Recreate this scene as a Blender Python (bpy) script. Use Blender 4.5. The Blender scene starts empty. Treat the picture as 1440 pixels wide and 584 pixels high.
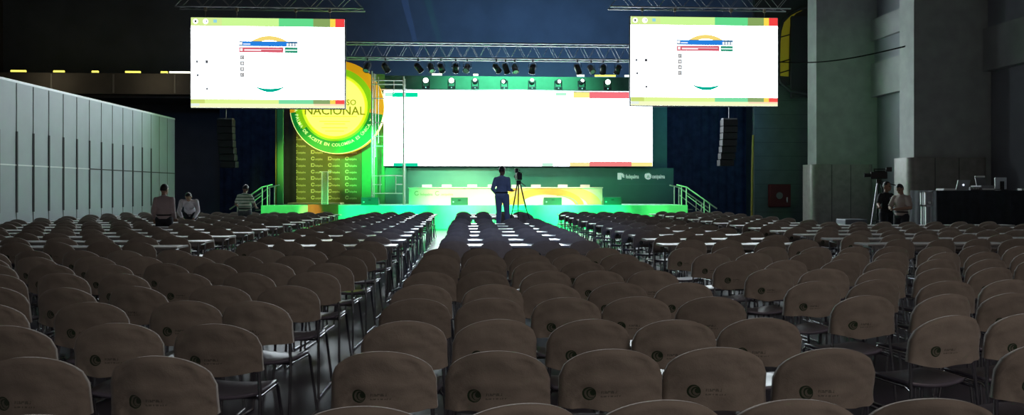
import bpy, bmesh, math, random
from mathutils import Vector, Matrix, noise as mnoise
random.seed(7)
scene = bpy.context.scene
col = scene.collection
PI = math.pi

# ------------------------------------------------------------------ camera
F = 1080.0; YAW = math.atan(59.0/F); CY = math.cos(YAW); SY = math.sin(YAW); CAMZ = 1.58
cam = bpy.data.cameras.new('camera'); camo = bpy.data.objects.new('camera', cam); col.objects.link(camo)
cam.sensor_width = 36; cam.lens = F/1440*36; cam.shift_y = -26/1440.0; cam.clip_end = 200
camo.location = (0, 0, CAMZ); camo.rotation_euler = (PI/2, 0, -YAW)
scene.camera = camo
scene.view_settings.view_transform = 'Standard'
scene.view_settings.look = 'None'

def P(px, py, Y):
    """a pixel of the photograph measured back to the plane y = Y of the hall"""
    t = (px-661)/F*CY
    zc = Y*CY/(1-t*SY)
    return Vector((t*zc, Y, CAMZ+(266-py)/F*zc))
def proj(x, y, z):
    zc = y*CY+x*SY
    return 720+F*(x*CY-y*SY)/zc, 266-(z-CAMZ)*F/zc, zc

# ------------------------------------------------------------------ materials
MATS = {}
def mat(name, c, rough=.6, metal=0, emit=0, ecol=None, var=0.0, vscale=6.0, alpha=1, trans=0, bump=0, bscale=40, spec=.5):
    if name in MATS: return MATS[name]
    m = bpy.data.materials.new(name); m.use_nodes = True
    nt = m.node_tree; b = nt.nodes['Principled BSDF']
    b.inputs['Base Color'].default_value = (*c, 1); b.inputs['Roughness'].default_value = rough
    b.inputs['Metallic'].default_value = metal; b.inputs['Specular IOR Level'].default_value = spec
    if emit:
        b.inputs['Emission Color'].default_value = (*(ecol or c), 1); b.inputs['Emission Strength'].default_value = emit
    if alpha < 1: b.inputs['Alpha'].default_value = alpha
    if trans: b.inputs['Transmission Weight'].default_value = trans
    if var or bump:
        tc = nt.nodes.new('ShaderNodeTexCoord')
        if var:
            n = nt.nodes.new('ShaderNodeTexNoise'); n.inputs['Scale'].default_value = vscale; n.inputs['Detail'].default_value = 5
            nt.links.new(tc.outputs['Object'], n.inputs['Vector'])
            r = nt.nodes.new('ShaderNodeValToRGB')
            r.color_ramp.elements[0].position = .3; r.color_ramp.elements[1].position = .7
            r.color_ramp.elements[0].color = (*[v*(1-var) for v in c], 1); r.color_ramp.elements[1].color = (*[min(1, v*(1+var)) for v in c], 1)
            nt.links.new(n.outputs['Fac'], r.inputs['Fac']); nt.links.new(r.outputs['Color'], b.inputs['Base Color'])
        if bump:
            n2 = nt.nodes.new('ShaderNodeTexNoise'); n2.inputs['Scale'].default_value = bscale
            nt.links.new(tc.outputs['Object'], n2.inputs['Vector'])
            bp = nt.nodes.new('ShaderNodeBump'); bp.inputs['Strength'].default_value = bump
            nt.links.new(n2.outputs['Fac'], bp.inputs['Height']); nt.links.new(bp.outputs['Normal'], b.inputs['Normal'])
    MATS[name] = m
    return m
def srgb(r, g, b):
    f = lambda v: (v/255/12.92) if v/255 <= .04045 else ((v/255+.055)/1.055)**2.4
    return (f(r), f(g), f(b))
def emat(name, rgb, s=1.0):
    """a lit picture colour on a display"""
    if name in MATS: return MATS[name]
    m = bpy.data.materials.new(name); m.use_nodes = True
    nt = m.node_tree; nt.nodes.clear()
    e = nt.nodes.new('ShaderNodeEmission'); o = nt.nodes.new('ShaderNodeOutputMaterial')
    e.inputs[0].default_value = (*srgb(*rgb), 1); e.inputs[1].default_value = s
    nt.links.new(e.outputs[0], o.inputs[0]); MATS[name] = m
    return m

# ------------------------------------------------------------------ mesh builder
class MB:
    def __init__(s): s.v = []; s.f = []; s.m = []; s.mats = []; s.sm = []
    def mi(s, m):
        if m not in s.mats: s.mats.append(m)
        return s.mats.index(m)
    def add(s, vs, fs, m, smooth=False):
        o = len(s.v); s.v += [tuple(v) for v in vs]; i = s.mi(m)
        for f in fs: s.f.append([o+k for k in f]); s.m.append(i); s.sm.append(smooth)
        return s
    def box(s, x0, x1, y0, y1, z0, z1, m, bev=0):
        if bev:
            bm = bmesh.new(); bmesh.ops.create_cube(bm, size=1)
            bmesh.ops.transform(bm, matrix=Matrix.Translation(((x0+x1)/2, (y0+y1)/2, (z0+z1)/2)) @ Matrix.Diagonal((x1-x0, y1-y0, z1-z0, 1)), verts=bm.verts)
            bmesh.ops.bevel(bm, geom=bm.edges[:], offset=bev, segments=2, affect='EDGES', profile=.5)
            return s.bm(bm, m)
        v = [(x0, y0, z0), (x1, y0, z0), (x1, y1, z0), (x0, y1, z0), (x0, y0, z1), (x1, y0, z1), (x1, y1, z1), (x0, y1, z1)]
        return s.add(v, [(3, 2, 1, 0), (4, 5, 6, 7), (0, 1, 5, 4), (1, 2, 6, 5), (2, 3, 7, 6), (3, 0, 4, 7)], m)
    def bm(s, bm, m, mtx=None, smooth=False):
        bm.verts.index_update()
        vs = [(mtx @ v.co if mtx else v.co.copy()) for v in bm.verts]
        fs = [[v.index for v in f.verts] for f in bm.faces]
        bm.free(); return s.add(vs, fs, m, smooth)
    def tube(s, pts, r, m, n=8, smooth=True):
        pts = [Vector(p) for p in pts]; rs = r if isinstance(r, (list, tuple)) else [r]*len(pts)
        vs = []; fs = []; up = None
        for i, p in enumerate(pts):
            d = (pts[min(i+1, len(pts)-1)]-pts[max(i-1, 0)]).normalized()
            if up is None:
                up = Vector((0, 0, 1)) if abs(d.z) < .9 else Vector((0, 1, 0))
            a = d.cross(up).normalized(); b = a.cross(d).normalized(); up = b
            for k in range(n):
                t = 2*PI*k/n; vs.append(p+a*math.cos(t)*rs[i]+b*math.sin(t)*rs[i])
        for i in range(len(pts)-1):
            for k in range(n):
                fs.append((i*n+k, i*n+(k+1) % n, (i+1)*n+(k+1) % n, (i+1)*n+k))
        s.add(vs, fs, m, smooth)
        return s.add(vs[:n], [tuple(range(n))[::-1]], m).add(vs[-n:], [tuple(range(n))], m)
    def poly(s, pts, m): return s.add(pts, [tuple(range(len(pts)))], m)
    def rect(s, x0, x1, z0, z1, y, m): return s.add([(x0, y, z0), (x1, y, z0), (x1, y, z1), (x0, y, z1)], [(0, 1, 2, 3)], m)
    def ring(s, cx, cz, y, r0, r1, a0, a1, m, n=48):
        vs = []; fs = []
        for i in range(n+1):
            a = a0+(a1-a0)*i/n
            vs += [(cx+r0*math.cos(a), y, cz+r0*math.sin(a)), (cx+r1*math.cos(a), y, cz+r1*math.sin(a))]
        for i in range(n): fs.append((2*i, 2*i+1, 2*i+3, 2*i+2))
        return s.add(vs, fs, m)
    def sphere(s, c, r, m, seg=16, sc=(1, 1, 1)):
        bm = bmesh.new(); bmesh.ops.create_uvsphere(bm, u_segments=seg, v_segments=seg//2+2, radius=r)
        return s.bm(bm, m, Matrix.Translation(c) @ Matrix.Diagonal((*sc, 1)), True)
    def cone(s, p0, p1, r0, r1, m, n=16, smooth=True): return s.tube([p0, p1], [r0, r1], m, n, smooth)
    def text(s, txt, size, m, mtx, align='LEFT'):
        vs, fs = text_geo(txt, size, align)
        return s.add([mtx @ Vector(v) for v in vs], fs, m)
    def mesh(s, name):
        me = bpy.data.meshes.new(name); me.from_pydata(s.v, [], s.f)
        for m in s.mats: me.materials.append(m)
        me.polygons.foreach_set('material_index', s.m); me.polygons.foreach_set('use_smooth', s.sm); me.update()
        return me
    def build(s, name, parent=None, loc=None):
        o = bpy.data.objects.new(name, s.mesh(name)); col.objects.link(o)
        if parent: o.parent = parent
        if loc: o.location = loc
        return o
TEXTS = {}
def text_geo(txt, size, align='LEFT'):
    if (txt, align) not in TEXTS: TEXTS[(txt, align)] = text_unit(txt, align)
    vs, fs = TEXTS[(txt, align)]
    return [(x*size, y*size, z*size) for x, y, z in vs], fs
def text_unit(txt, align):
    size = 1.0
    c = bpy.data.curves.new('lettering', 'FONT'); c.body = txt; c.size = size; c.align_x = align; c.resolution_u = 2; c.offset = .016
    o = bpy.data.objects.new('lettering', c); col.objects.link(o)
    dg = bpy.context.evaluated_depsgraph_get(); me = o.evaluated_get(dg).to_mesh()
    vs = [tuple(v.co) for v in me.vertices]; fs = [tuple(p.vertices) for p in me.polygons]
    o.evaluated_get(dg).to_mesh_clear(); bpy.data.objects.remove(o); bpy.data.curves.remove(c)
    return vs, fs
STAND = Matrix(((1, 0, 0, 0), (0, 0, -1, 0), (0, 1, 0, 0), (0, 0, 0, 1)))      # lettering plane -> facing -Y
def at(x, y, z): return Matrix.Translation((x, y, z)) @ STAND

def tag(o, label, cat, group=None, kind=None):
    o['label'] = label; o['category'] = cat
    if group: o['group'] = group
    if kind: o['kind'] = kind
    return o
def thing(name, label, cat, loc=(0, 0, 0), rz=0, group=None):
    o = bpy.data.objects.new(name, None); col.objects.link(o); o.empty_display_size = .1
    o.location = loc; o.rotation_euler = (0, 0, rz)
    return tag(o, label, cat, group)
def struct(mb, name, parent=None):
    o = mb.build(name, parent)
    if not parent: o['kind'] = 'structure'
    return o
def copy_tree(o, parent=None):
    c = o.copy(); col.objects.link(c); c.parent = parent
    for ch in KIDS.get(o, []): copy_tree(ch, c)
    return c
KIDS = {}
def part(mb, name, parent, loc=None):
    o = mb.build(name, parent, loc); KIDS.setdefault(parent, []).append(o); return o
ORD = ['zeroth', 'first', 'second', 'third', 'fourth', 'fifth', 'sixth', 'seventh', 'eighth', 'ninth', 'tenth', 'eleventh', 'twelfth', 'thirteenth', 'fourteenth', 'fifteenth', 'sixteenth', 'seventeenth', 'eighteenth', 'nineteenth', 'twentieth', 'twenty-first', 'twenty-second', 'twenty-third', 'twenty-fourth']

# palette
M_floor = mat('polished_concrete', (.062, .056, .088), .34, var=.25, vscale=1.3, bump=.05, bscale=9)
M_black = mat('matte_black', (.012, .012, .014), .6)
M_blackcloth = mat('black_cloth', (.010, .012, .018), .9, var=.3, vscale=4)
M_chrome = mat('chrome_tube', (.55, .55, .58), .22, 1)
M_steel = mat('dark_steel', (.25, .25, .27), .35, 1)
M_alu = mat('aluminium_truss', (.55, .56, .6), .4, .9)
M_white = mat('white_paint', (.75, .76, .76), .5)

# ------------------------------------------------------------------ the setting
YB = 46.0; XR = 15.05; XL = -27.0; YR = -5.0; HZ = 14.5
struct(MB().box(XL, 19, YR, YB, -.2, 0, M_floor), 'floor')
M_ceil = mat('dark_ceiling', (.02, .021, .025), .9)
struct(MB().box(XL, 19, YR, YB, HZ, HZ+.2, M_ceil), 'ceiling')
M_back = mat('back_wall_paint', (.16, .19, .24), .9, var=.15, vscale=.6)
struct(MB().box(XL, 19, YB, YB+.2, 0, HZ, M_back), 'wall_back')
M_dk = mat('dark_wall_paint', (.10, .09, .085), .9, var=.15, vscale=.7)
struct(MB().box(XL-.2, XL, YR, YB, 0, HZ, M_dk), 'wall_far_left')
struct(MB().box(XL, 19, YR-.2, YR, 0, HZ, M_dk), 'wall_rear')

# right wall with recessed bays, lintels and pillars
M_conc = mat('grey_concrete', (.30, .31, .31), .85, var=.12, vscale=1.5, bump=.08, bscale=15)
M_recess = mat('grey_recess_panel', (.26, .27, .30), .8, var=.1, vscale=1.2)
wr = MB()
wr.box(XR+.32, XR+1.1, YR, YB, 0, HZ, M_recess)
bays = [(-5, 21.9), (22.6, 28.2), (28.9, 33.5)]
def bayz(py): return P(1272, py, 25.6).z
for (a, b) in bays:
    wr.box(XR+.05, XR+.4, a, b, 5.05, 6.3, M_conc)          # lower lintel
    wr.box(XR+.2, XR+.4, a, b, 6.3, 7.15, M_recess)        # recessed panel
    wr.box(XR+.05, XR+.4, a, b, 7.15, 7.95, M_conc)         # upper lintel
    wr.box(XR+.05, XR+.4, a, b, 9.4, HZ, M_conc)
struct(wr, 'wall_right')
M_pil = mat('pillar_concrete', (.31, .325, .32), .85, var=.12, vscale=2.2, bump=.08, bscale=20)
M_clad = mat('pillar_cladding', (.22, .21, .19), .4, var=.15, vscale=5)
def rounded_rect(x0, x1, y0, y1, r, n=8):
    pts = []
    for (cx, cy, a) in ((x0+r, y0+r, PI), (x1-r, y0+r, 1.5*PI), (x1-r, y1-r, 0), (x0+r, y1-r, .5*PI)):
        for i in range(n+1): pts.append((cx+r*math.cos(a+.5*PI*i/n), cy+r*math.sin(a+.5*PI*i/n)))
    return pts
def prism(mb, pts, z0, z1, m, smooth=False):
    n = len(pts); vs = [(x, y, z0) for x, y in pts]+[(x, y, z1) for x, y in pts]
    mb.add(vs, [(i, (i+1) % n, n+(i+1) % n, n+i) for i in range(n)], m, smooth)
    mb.add(vs, [tuple(range(n))[::-1], tuple(range(n, 2*n))], m)
    return mb
for i, (y0, y1) in enumerate(((21.85, 22.6), (28.2, 28.95), (6.8, 7.6), (14.0, 14.8))):
    p = MB().box(13.0, XR+.3, y0, y1, 0, HZ, M_pil)
    o = struct(p, 'trim_%d' % (i+1))
    c = MB(); prism(c, rounded_rect(12.72, XR+.05, y0-.32, y1+.02, .28), 0, 2.5, M_clad, True)
    for k in range(1, 3):
        x = 12.72+k*.72; c.box(x-.008, x+.008, y0-.327, y0-.315, .05, 2.48, M_black)
    part(c, 'cladding', o)
# transverse end wall on the right with the rounded opening
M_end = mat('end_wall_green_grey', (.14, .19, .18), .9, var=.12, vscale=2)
ew = MB().box(12.62, XR+.3, 33.5, 33.7, 0, 6.2, M_end)
for k in range(9): ew.box(12.62, XR+.3, 33.49, 33.5, .55+k*.62, .565+k*.62, mat('block_joint', (.07, .09, .09), .9))
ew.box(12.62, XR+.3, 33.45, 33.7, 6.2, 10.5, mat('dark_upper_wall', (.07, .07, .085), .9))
struct(ew, 'wall_end_right')

# left operable partition
M_panel = mat('partition_panel', (.235, .275, .29), .55, var=.05, vscale=2)
M_slot = mat('panel_slot', (.02, .02, .022), .8)
M_rail = mat('panel_rail', (.5, .53, .53), .4)
wl = MB().box(-11.32, -11.16, 14.0, 29.75, 4.2, 4.26, M_rail)
wlo = struct(wl, 'wall_left')
Ys = []
y = 29.7
while y > 14.3: Ys.append(y); y -= .725
for a, b in zip(Ys[1:], Ys[:-1]):
    p = MB().box(-11.3, -11.15, a+.008, b-.008, 0.01, 4.2, M_panel)
    p.box(-11.151, -11.135, a+.008, b-.008, 2.155, 2.185, M_rail if a < 23 else M_slot)
    p.box(-11.151, -11.14, a-.012, a+.012, .1, 4.18, mat('panel_seam', (.2, .21, .21), .8))
    if a < 27.6: p.box(-11.151, -11.13, a-.03, a+.03, 1.0, 3.0, M_slot)
    part(p, 'panel', wlo)

# gallery beam far behind on the left and along the back
M_beam = mat('gallery_beam', (.20, .18, .15), .9, var=.15, vscale=1)
gb = MB().box(-26.8, 14, 42.0, 42.5, 6.65, 7.75, M_beam)
for k in range(12): gb.box(-25.4+k*3.2, -25.32+k*3.2, 41.97, 42.0, 6.7, 7.7, mat('beam_joint', (.4, .38, .33), .8))
gb.box(-26.8, 14, 42.5, 45.9, 6.5, 6.65, M_beam)
struct(gb, 'trim_gallery')
M_tube1 = emat('yellow_tube_glow', (255, 240, 90), 2.2); M_tube2 = emat('white_tube_glow', (255, 255, 225), 3.0)
for i, (a, b, w, nm) in enumerate([(15, 37, 0, 'first'), (75, 91, 0, 'second'), (129, 139, 0, 'third'), (176, 198, 0, 'fourth'), (226, 236, 0, 'fifth'), (238, 274, 1, 'sixth, longest and whitest'), (607, 622, 1, 'seventh'), (665, 673, 1, 'eighth'), (811, 822, 1, 'ninth'), (836, 866, 0, 'tenth'), (878, 890, 1, 'eleventh')]):
    A = P(a, 104, 42.2); B = P(b, 104, 42.2)
    t = thing('tube_lamp', 'lit tube lamp on the gallery beam, %s from the left' % nm, 'lamp', (A.x, 42.2, 7.75), 0, 'lamps along the gallery beam')
    part(MB().box(0, B.x-A.x, -.08, .08, 0, .05, M_white), 'batten', t)
    part(MB().tube([(0.02, 0, .10), (B.x-A.x-.02, 0, .10)], .055, M_tube2 if w else M_tube1), 'tube', t)

SY0 = 30.5; SZ = .93
# black curtains closing the backstage, left and right
def curtain(x0, x1, y, z1, m, label, amp=.06, z0=.02):
    mb = MB(); n = int((x1-x0)/.07); vs = []; fs = []
    for i in range(n+1):
        x = x0+(x1-x0)*i/n; d = amp*math.sin(i*1.05)+amp*.5*math.sin(i*.41+1)
        vs += [(x, y+d*.8, z0), (x, y+d, z1*.5), (x, y+d*.6, z1)]
    for i in range(n):
        fs += [(3*i, 3*i+3, 3*i+4, 3*i+1), (3*i+1, 3*i+4, 3*i+5, 3*i+2)]
    mb.add(vs, fs, m, True); o = mb.build('stage_curtain')
    return tag(o, label, 'curtain')
M_navy = mat('black_velvet', (.035, .05, .085), .95, var=.3, vscale=3)
curtain(-12.2, -7.9, 38.2, 5.9, M_navy, 'black curtain left of the stage behind the partition wall')
curtain(8.2, 13.4, 36.6, 6.6, M_navy, 'black curtain right of the stage beside the green end wall')
curtain(-8.4, -7.55, 33.9, 5.9, M_blackcloth, 'narrow black curtain between green post and logo wall', .05, SZ+.005)

# ------------------------------------------------------------------ stage
XS0 = P(367, 288, SY0).x; XS1 = P(967, 288, SY0).x
M_stagecloth = mat('green_stage_cloth', (.34, .85, .50), .75, var=.08, vscale=3)
M_stagetop = mat('stage_top', (.25, .5, .36), .5)
st = thing('stage', 'long low stage with bright green front', 'stage', (0, SY0, 0))
part(MB().box(XS0, XS1, .03, 6.2, SZ-.12, SZ, M_stagetop), 'deck', st)
fr = MB().box(XS0, XS1, 0, .03, 0, SZ+.005, M_stagecloth)
fr.box(XS0, XS0+.03, .03, 6.2, 0, SZ-.12, M_stagecloth).box(XS1-.03, XS1, .03, 6.2, 0, SZ-.12, M_stagecloth)
part(fr, 'skirt', st)

# orange panel hung on the stage front
A = P(433, 287, 30.42); B = P(475.5, 287, 30.42)
tag(MB().box(A.x, B.x, 30.40, 30.46, .0, SZ+.05, mat('orange_board', (.42, .16, .045), .7, var=.08)).build('front_board'), 'orange-brown board standing against the green stage front', 'board')
# yellow-topped low plinth under the logo wall
A = P(409, 286, 33.2); B = P(482, 286, 33.2)
tag(MB().box(A.x, B.x, 32.6, 33.6, SZ, SZ+.07, mat('pale_plinth', (.8, .72, .35), .6), .01).build('plinth'), 'pale yellow low plinth at the foot of the logo wall', 'plinth')

# lower green backdrop with the two logos
BY = 34.2
M_bd = mat('backdrop_green', (.10, .26, .20), .8, var=.06, vscale=1.5)
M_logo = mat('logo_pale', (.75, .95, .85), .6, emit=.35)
def palm_icon(mb, cx, cz, y, r, m, square):
    """pale badge with palm fronds cut as rays"""
    n = 7
    if square: mb.box(cx-r, cx-r*.05, y-.004, y, cz-r, cz+r*.8, m)
    else: mb.ring(cx, cz, y-.004, r*.55, r, .75*PI, 1.75*PI, m, 20)
    for k in range(9):
        a = -.35+k*PI*1.2/8; p = Vector((cx, 0, cz-r*.1)); w = .13*r
        d = Vector((math.cos(a), 0, math.sin(a))); q = Vector((-d.z, 0, d.x))
        pts = [p+d*r*.15, p+d*r*.6+q*w*1.3, p+d*r*1.08, p+d*r*.6-q*w*1.3]
        mb.poly([(v.x, y-.008, v.z) for v in pts][::-1], m)
    mb.box(cx-.06*r, cx+.06*r, y-.008, y, cz-r, cz, m)
A = P(572, 236, BY); B = P(947, 236, BY)
bd = thing('stage_backdrop', 'green backdrop wall under the main screen with two pale logos', 'backdrop', (0, BY, 0))
b0 = MB().box(A.x, B.x, 0, .12, SZ, A.z, M_bd)
part(b0, 'panel', bd)
for (px, tx, txt, sq) in ((873.5, 880, 'fedepalma', True), (911.5, 917, 'cenipalma', False)):
    l = MB(); c = P(px, 247.5, BY); palm_icon(l, c.x, c.z, -.004, .165, M_logo, sq)
    t = P(tx, 251, BY); l.text(txt, .26, M_logo, Matrix.Translation((t.x, -.01, t.z)) @ STAND @ Matrix.Diagonal((.56, 1, 1, 1)))
    o = part(l, 'logo', bd); o['label'] = 'pale %s logo with palm badge' % txt
l = MB(); a = P(870, 259, BY); b = P(936, 259, BY); l.rect(a.x, b.x, a.z-.01, a.z+.01, -.006, mat('faint_rule', (.12, .32, .26), .7)); part(l, 'rule', bd)

# green header behind the moving heads + truss bar
A = P(505, 106, 34.6); B = P(938, 128, 34.6)
tag(MB().box(A.x, B.x, 34.6, 34.7, SZ, A.z, mat('header_green', (.10, .30, .22), .8, var=.06)).build('header_panel'), 'green header panel above the main screen behind the moving lights', 'panel')
A = P(528, 126, 33.8); B = P(890, 126, 33.8)
br = thing('lighting_bar', 'thin aluminium lighting bar along the top of the main screen', 'bar', (0, 33.8, A.z))
part(MB().tube([(A.x, -.12, 0), (B.x+1.2, -.12, 0)], .03, M_alu).tube([(A.x, .12, 0), (B.x+1.2, .12, 0)], .03, M_alu), 'rail', br)
k = A.x
while k < B.x+1: part(MB().box(k-.02, k+.02, -.14, .14, -.02, .02, M_alu), 'rung', br); k += .6
BARZ = A.z+.03

# main LED screen
W0 = emat('led_white_main', (236, 248, 255), 11.5)
def C(n, rgb, s=1.0): return emat('led_'+n, rgb, s)
SYm = 34.0
a = P(540, 128, SYm); b = P(917.5, 234, SYm)
ms = thing('main_led_screen', 'huge wide white screen glowing above the stage', 'screen', (0, SYm, 0))
part(MB().box(a.x-.02, b.x+.02, .01, .14, b.z-.02, a.z+.02, M_black), 'housing', ms)
d = MB().rect(a.x, b.x, b.z, a.z, 0, W0)
def strip(px0, px1, py0, py1, rgb, mb, Y, lift, s=1.0):
    p = P(px0, py1, Y); q = P(px1, py0, Y)
    mb.rect(p.x, q.x, p.z, q.z, -lift, C('%d_%d_%d_%d' % (*rgb, int(s*10)), rgb, s))
for (x0, x1, y0, y1, c) in [(541, 552, 130, 136, (190, 255, 230)), (552, 588, 130, 136.5, (0, 225, 165)), (781, 797, 130, 135, (190, 255, 220)), (806, 829, 130, 138, (255, 245, 140)), (829, 886, 130, 138.5, (250, 120, 130)), (801, 829, 228.5, 234, (250, 235, 160)), (829, 888, 227.5, 234, (245, 130, 130)), (888, 917.4, 228, 234, (252, 238, 150)), (553, 588, 229, 234, (20, 215, 160)), (762, 778, 229, 234, (200, 250, 225))]:
    strip(x0, x1, y0, y1, c, d, SYm, .004)
part(d, 'display', ms)

# two flown side screens with the same desktop picture
WS = emat('led_white_side', (236, 248, 255), 11.5)
YS_ = 28.0
def side_screen(x0, x1, y0, y1, label):
    """x0..y1 are the picture's edges in photo pixels; contents are laid out as fractions of it"""
    A = P(x0, y0, YS_); B = P(x1, y1, YS_); w = B.x-A.x; h = A.z-B.z
    t = thing('flown_side_screen', label, 'screen', (A.x, YS_, B.z))
    part(MB().box(-.03, w+.03, .01, .16, -.03, h+.03, M_black), 'housing', t)
    d = MB().rect(0, w, 0, h, 0, WS)
    def R(u0, u1, v0, v1, rgb, lift=.004, s=1.0):
        d.rect(u0*w, u1*w, (1-v1)*h, (1-v0)*h, -lift, C('%d_%d_%d_%d' % (*rgb, int(s*10)), rgb, s))
    for (u0, u1, c) in [(0, .20, (215, 240, 150)), (.20, .57, (205, 250, 150)), (.57, .795, (100, 220, 140)), (.795, .905, (135, 165, 95)), (.905, .94, (250, 220, 80)), (.94, 1, (245, 70, 70))]:
        R(u0, u1, 0, .093, c)
    for (u0, u1, c) in [(0, .09, (205, 225, 120)), (.09, .57, (225, 250, 150)), (.57, .795, (125, 225, 165)), (.795, .905, (140, 170, 110)), (.905, .94, (250, 220, 90)), (.94, 1, (250, 85, 80))]:
        R(u0, u1, .905, .953, c)
    R(0, 1, .953, 1, (248, 252, 200)); R(.80, 1, .953, .972, (255, 225, 190), .006)
    R(.0, .055, .955, .985, (235, 245, 235), .007)
    # desktop icons in the strip
    for (u, c, r) in ((.03, (255, 255, 255), .017), (.095, (255, 255, 255), .018)):
        d.ring(u*w, .957*h, -.007, 0, r*w, 0, 2*PI, C('icon_white', c, 1.6), 16)
    R(.024, .036, .03, .055, (70, 80, 70), .009); R(.098, .106, .03, .05, (150, 160, 190), .009)
    R(.145, .168, .02, .055, (150, 215, 230), .007)
    for (u, v) in ((.038, .49), (.043, .64), (.103, .49), (.105, .79)):
        R(u-.008, u+.008, v-.015, v+.015, (120, 125, 130), .005); 
    R(.093, .112, .472, .510, (75, 75, 80), .006)
    # round emblem behind the dialog: yellow crown and teal smile
    d.ring(.508*w, .46*h, -.003, .295*h, .345*h, .28*PI, .72*PI, C('crown', (248, 220, 120), 1.0), 24)
    def crescent(cx, cz, r0, up, m):
        n = 20; vs = []; fs = []
        for i in range(n+1):
            a = (1.24+.52*i/n)*PI; th = math.sin(PI*i/n)
            vs += [(cx+r0*math.cos(a), -.004, cz+r0*math.sin(a)), (cx+(r0-.040*h*th)*math.cos(a), -.004, cz+(r0-.040*h*th)*math.sin(a))]
        d.add(vs, [(2*i+1, 2*i, 2*i+2, 2*i+3) for i in range(n)], m)
    crescent(.512*w, .42*h, .245*h, 0, C('smile', (0, 175, 150), 1.0))
    R(.31, .695, .257, .315, (60, 110, 150), .010); R(.335, .63, .262, .31, (40, 130, 225), .012)
    R(.313, .333, .268, .30, (255, 255, 255), .014); R(.338, .385, .283, .298, (230, 240, 255), .014)
    for k in range(4): R(.621+k*.019, .635+k*.019, .277, .308, (250, 255, 255), .014)
    R(.31, .60, .322, .384, (215, 95, 110), .010); R(.318, .335, .336, .368, (255, 255, 255), .012)
    R(.345, .455, .346, .366, (255, 235, 240), .012); R(.455, .59, .344, .352, (250, 220, 225), .012)
    R(.607, .695, .322, .384, (20, 140, 105), .010); R(.612, .69, .346, .362, (230, 255, 245), .012)
    for k in range(4):
        v = .44+k*.064
        R(.318, .347, v-.025, v+.025, (120, 120, 120), .005); R(.325, .340, v-.012, v+.012, (245, 245, 245), .006)
        if k in (0, 3): R(.33, .338, v-.006, v+.008, (110, 110, 110), .007)
    part(d, 'display', t)
    return A, B
SL = side_screen(268.5, 484.5, 24.5, 152.5, 'bright projection screen hung left of the stage')
SR = side_screen(887, 1093.5, 23.0, 149.5, 'bright projection screen hung right of the stage')

# ------------------------------------------------------------------ trusses
def truss(x0, x1, y, z0, z1, dy, label, step=.5):
    t = thing('box_truss', label, 'truss', (x0, y, z0)); L = x1-x0; H = z1-z0
    for (yy, zz) in ((0, 0), (dy, 0), (0, H), (dy, H)):
        part(MB().tube([(0, yy, zz), (L, yy, zz)], .028, M_alu), 'chord', t)
    n = int(L/step)
    for yy in (0, dy):
        part(MB().tube([(i*L/n, yy, H if i % 2 else 0) for i in range(n+1)], .014, M_alu, 6), 'lattice', t)
    for zz in (0, H):
        part(MB().tube([(i*L/n, dy if i % 2 else 0, zz) for i in range(n+1)], .012, M_alu, 6), 'brace', t)
    return t
A = P(470, 80, 29.3); B = P(905, 63, 29.3)
truss(A.x, B.x, 29.3, A.z, B.z, .5, 'long aluminium truss crossing above the stage between the screens', .3)
TZ = A.z
A = P(246, 8.5, 28.0); B = P(511, -8, 28.0)
truss(A.x, B.x, 28.0, A.z, B.z, .45, 'aluminium truss above the left projection screen', .45)
TL = A.z
A = P(858, 9, 28.0); B = P(1112, -8, 28.0)
truss(A.x, B.x, 28.0, A.z, B.z, .45, 'aluminium truss above the right projection screen', .45)
TR = A.z
# hangers between truss and screen
M_brass = mat('hanger_steel', (.38, .33, .24), .5, .6)
for side, xs, scr, tz in (('left', (289, 333, 416, 464), SL, TL), ('right', (903, 949, 1028, 1075), SR, TR)):
    for i, px in enumerate(xs):
        p = P(px, 10, 28.05); h = thing('screen_hanger', 'steel hanger over the %s projection screen, %s from the left' % (side, ORD[i+1]), 'hanger', (p.x, 28.05, scr[0].z+.04), 0, 'hangers of the screens')
        zt = tz-scr[0].z-.07
        part(MB().box(-.05, .05, -.03, .03, zt-.12, zt+.03, M_brass, .01), 'clamp', h)
        part(MB().tube([(0, 0, 0), (0, 0, zt-.1)], .012, M_brass, 6), 'strap', h)

# par cans under the centre truss
def par_can_parts(t, tiltx, tilty):
    y = MB()
    y.box(-.02, .02, -.03, .03, .36, .46, M_black)
    pts = [(-.15, 0, .12)]+[(-.15*math.cos(PI*i/10), 0, .22+.15*math.sin(PI*i/10)) for i in range(11)]+[(.15, 0, .12)]
    y.tube(pts, .012, M_steel, 6)
    part(y, 'yoke', t)
    R_ = Matrix.Translation((0, 0, .14)) @ Matrix.Rotation(tilty, 4, 'Y') @ Matrix.Rotation(tiltx, 4, 'X')
    c = MB(); prof = [(.001, .16), (.07, .16), (.105, .10), (.115, 0), (.115, -.20), (.125, -.205), (.125, -.225), (.1, -.225)]
    n = 16; vs = []
    for r, z in prof:
        for k in range(n): vs.append(R_ @ Vector((r*math.cos(2*PI*k/n), r*math.sin(2*PI*k/n), z)))
    fs = [(i*n+k, i*n+(k+1) % n, (i+1)*n+(k+1) % n, (i+1)*n+k) for i in range(len(prof)-1) for k in range(n)]
    c.add(vs, fs, mat('par_black', (.03, .03, .035), .3), True); cn = part(c, 'can', t)
    l = MB(); vs = [R_ @ Vector((.105*math.cos(2*PI*k/n), .105*math.sin(2*PI*k/n), -.215)) for k in range(n)]
    l.poly(vs[::-1], mat('par_lens', (.5, .55, .6), .1)); part(l, 'lens', cn)
    r = MB(); r.tube([R_ @ Vector((.123*math.cos(a), .123*math.sin(a), -.215)) for a in [2*PI*k/16 for k in range(17)]], .008, M_chrome, 6); part(r, 'rim', cn)
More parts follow.
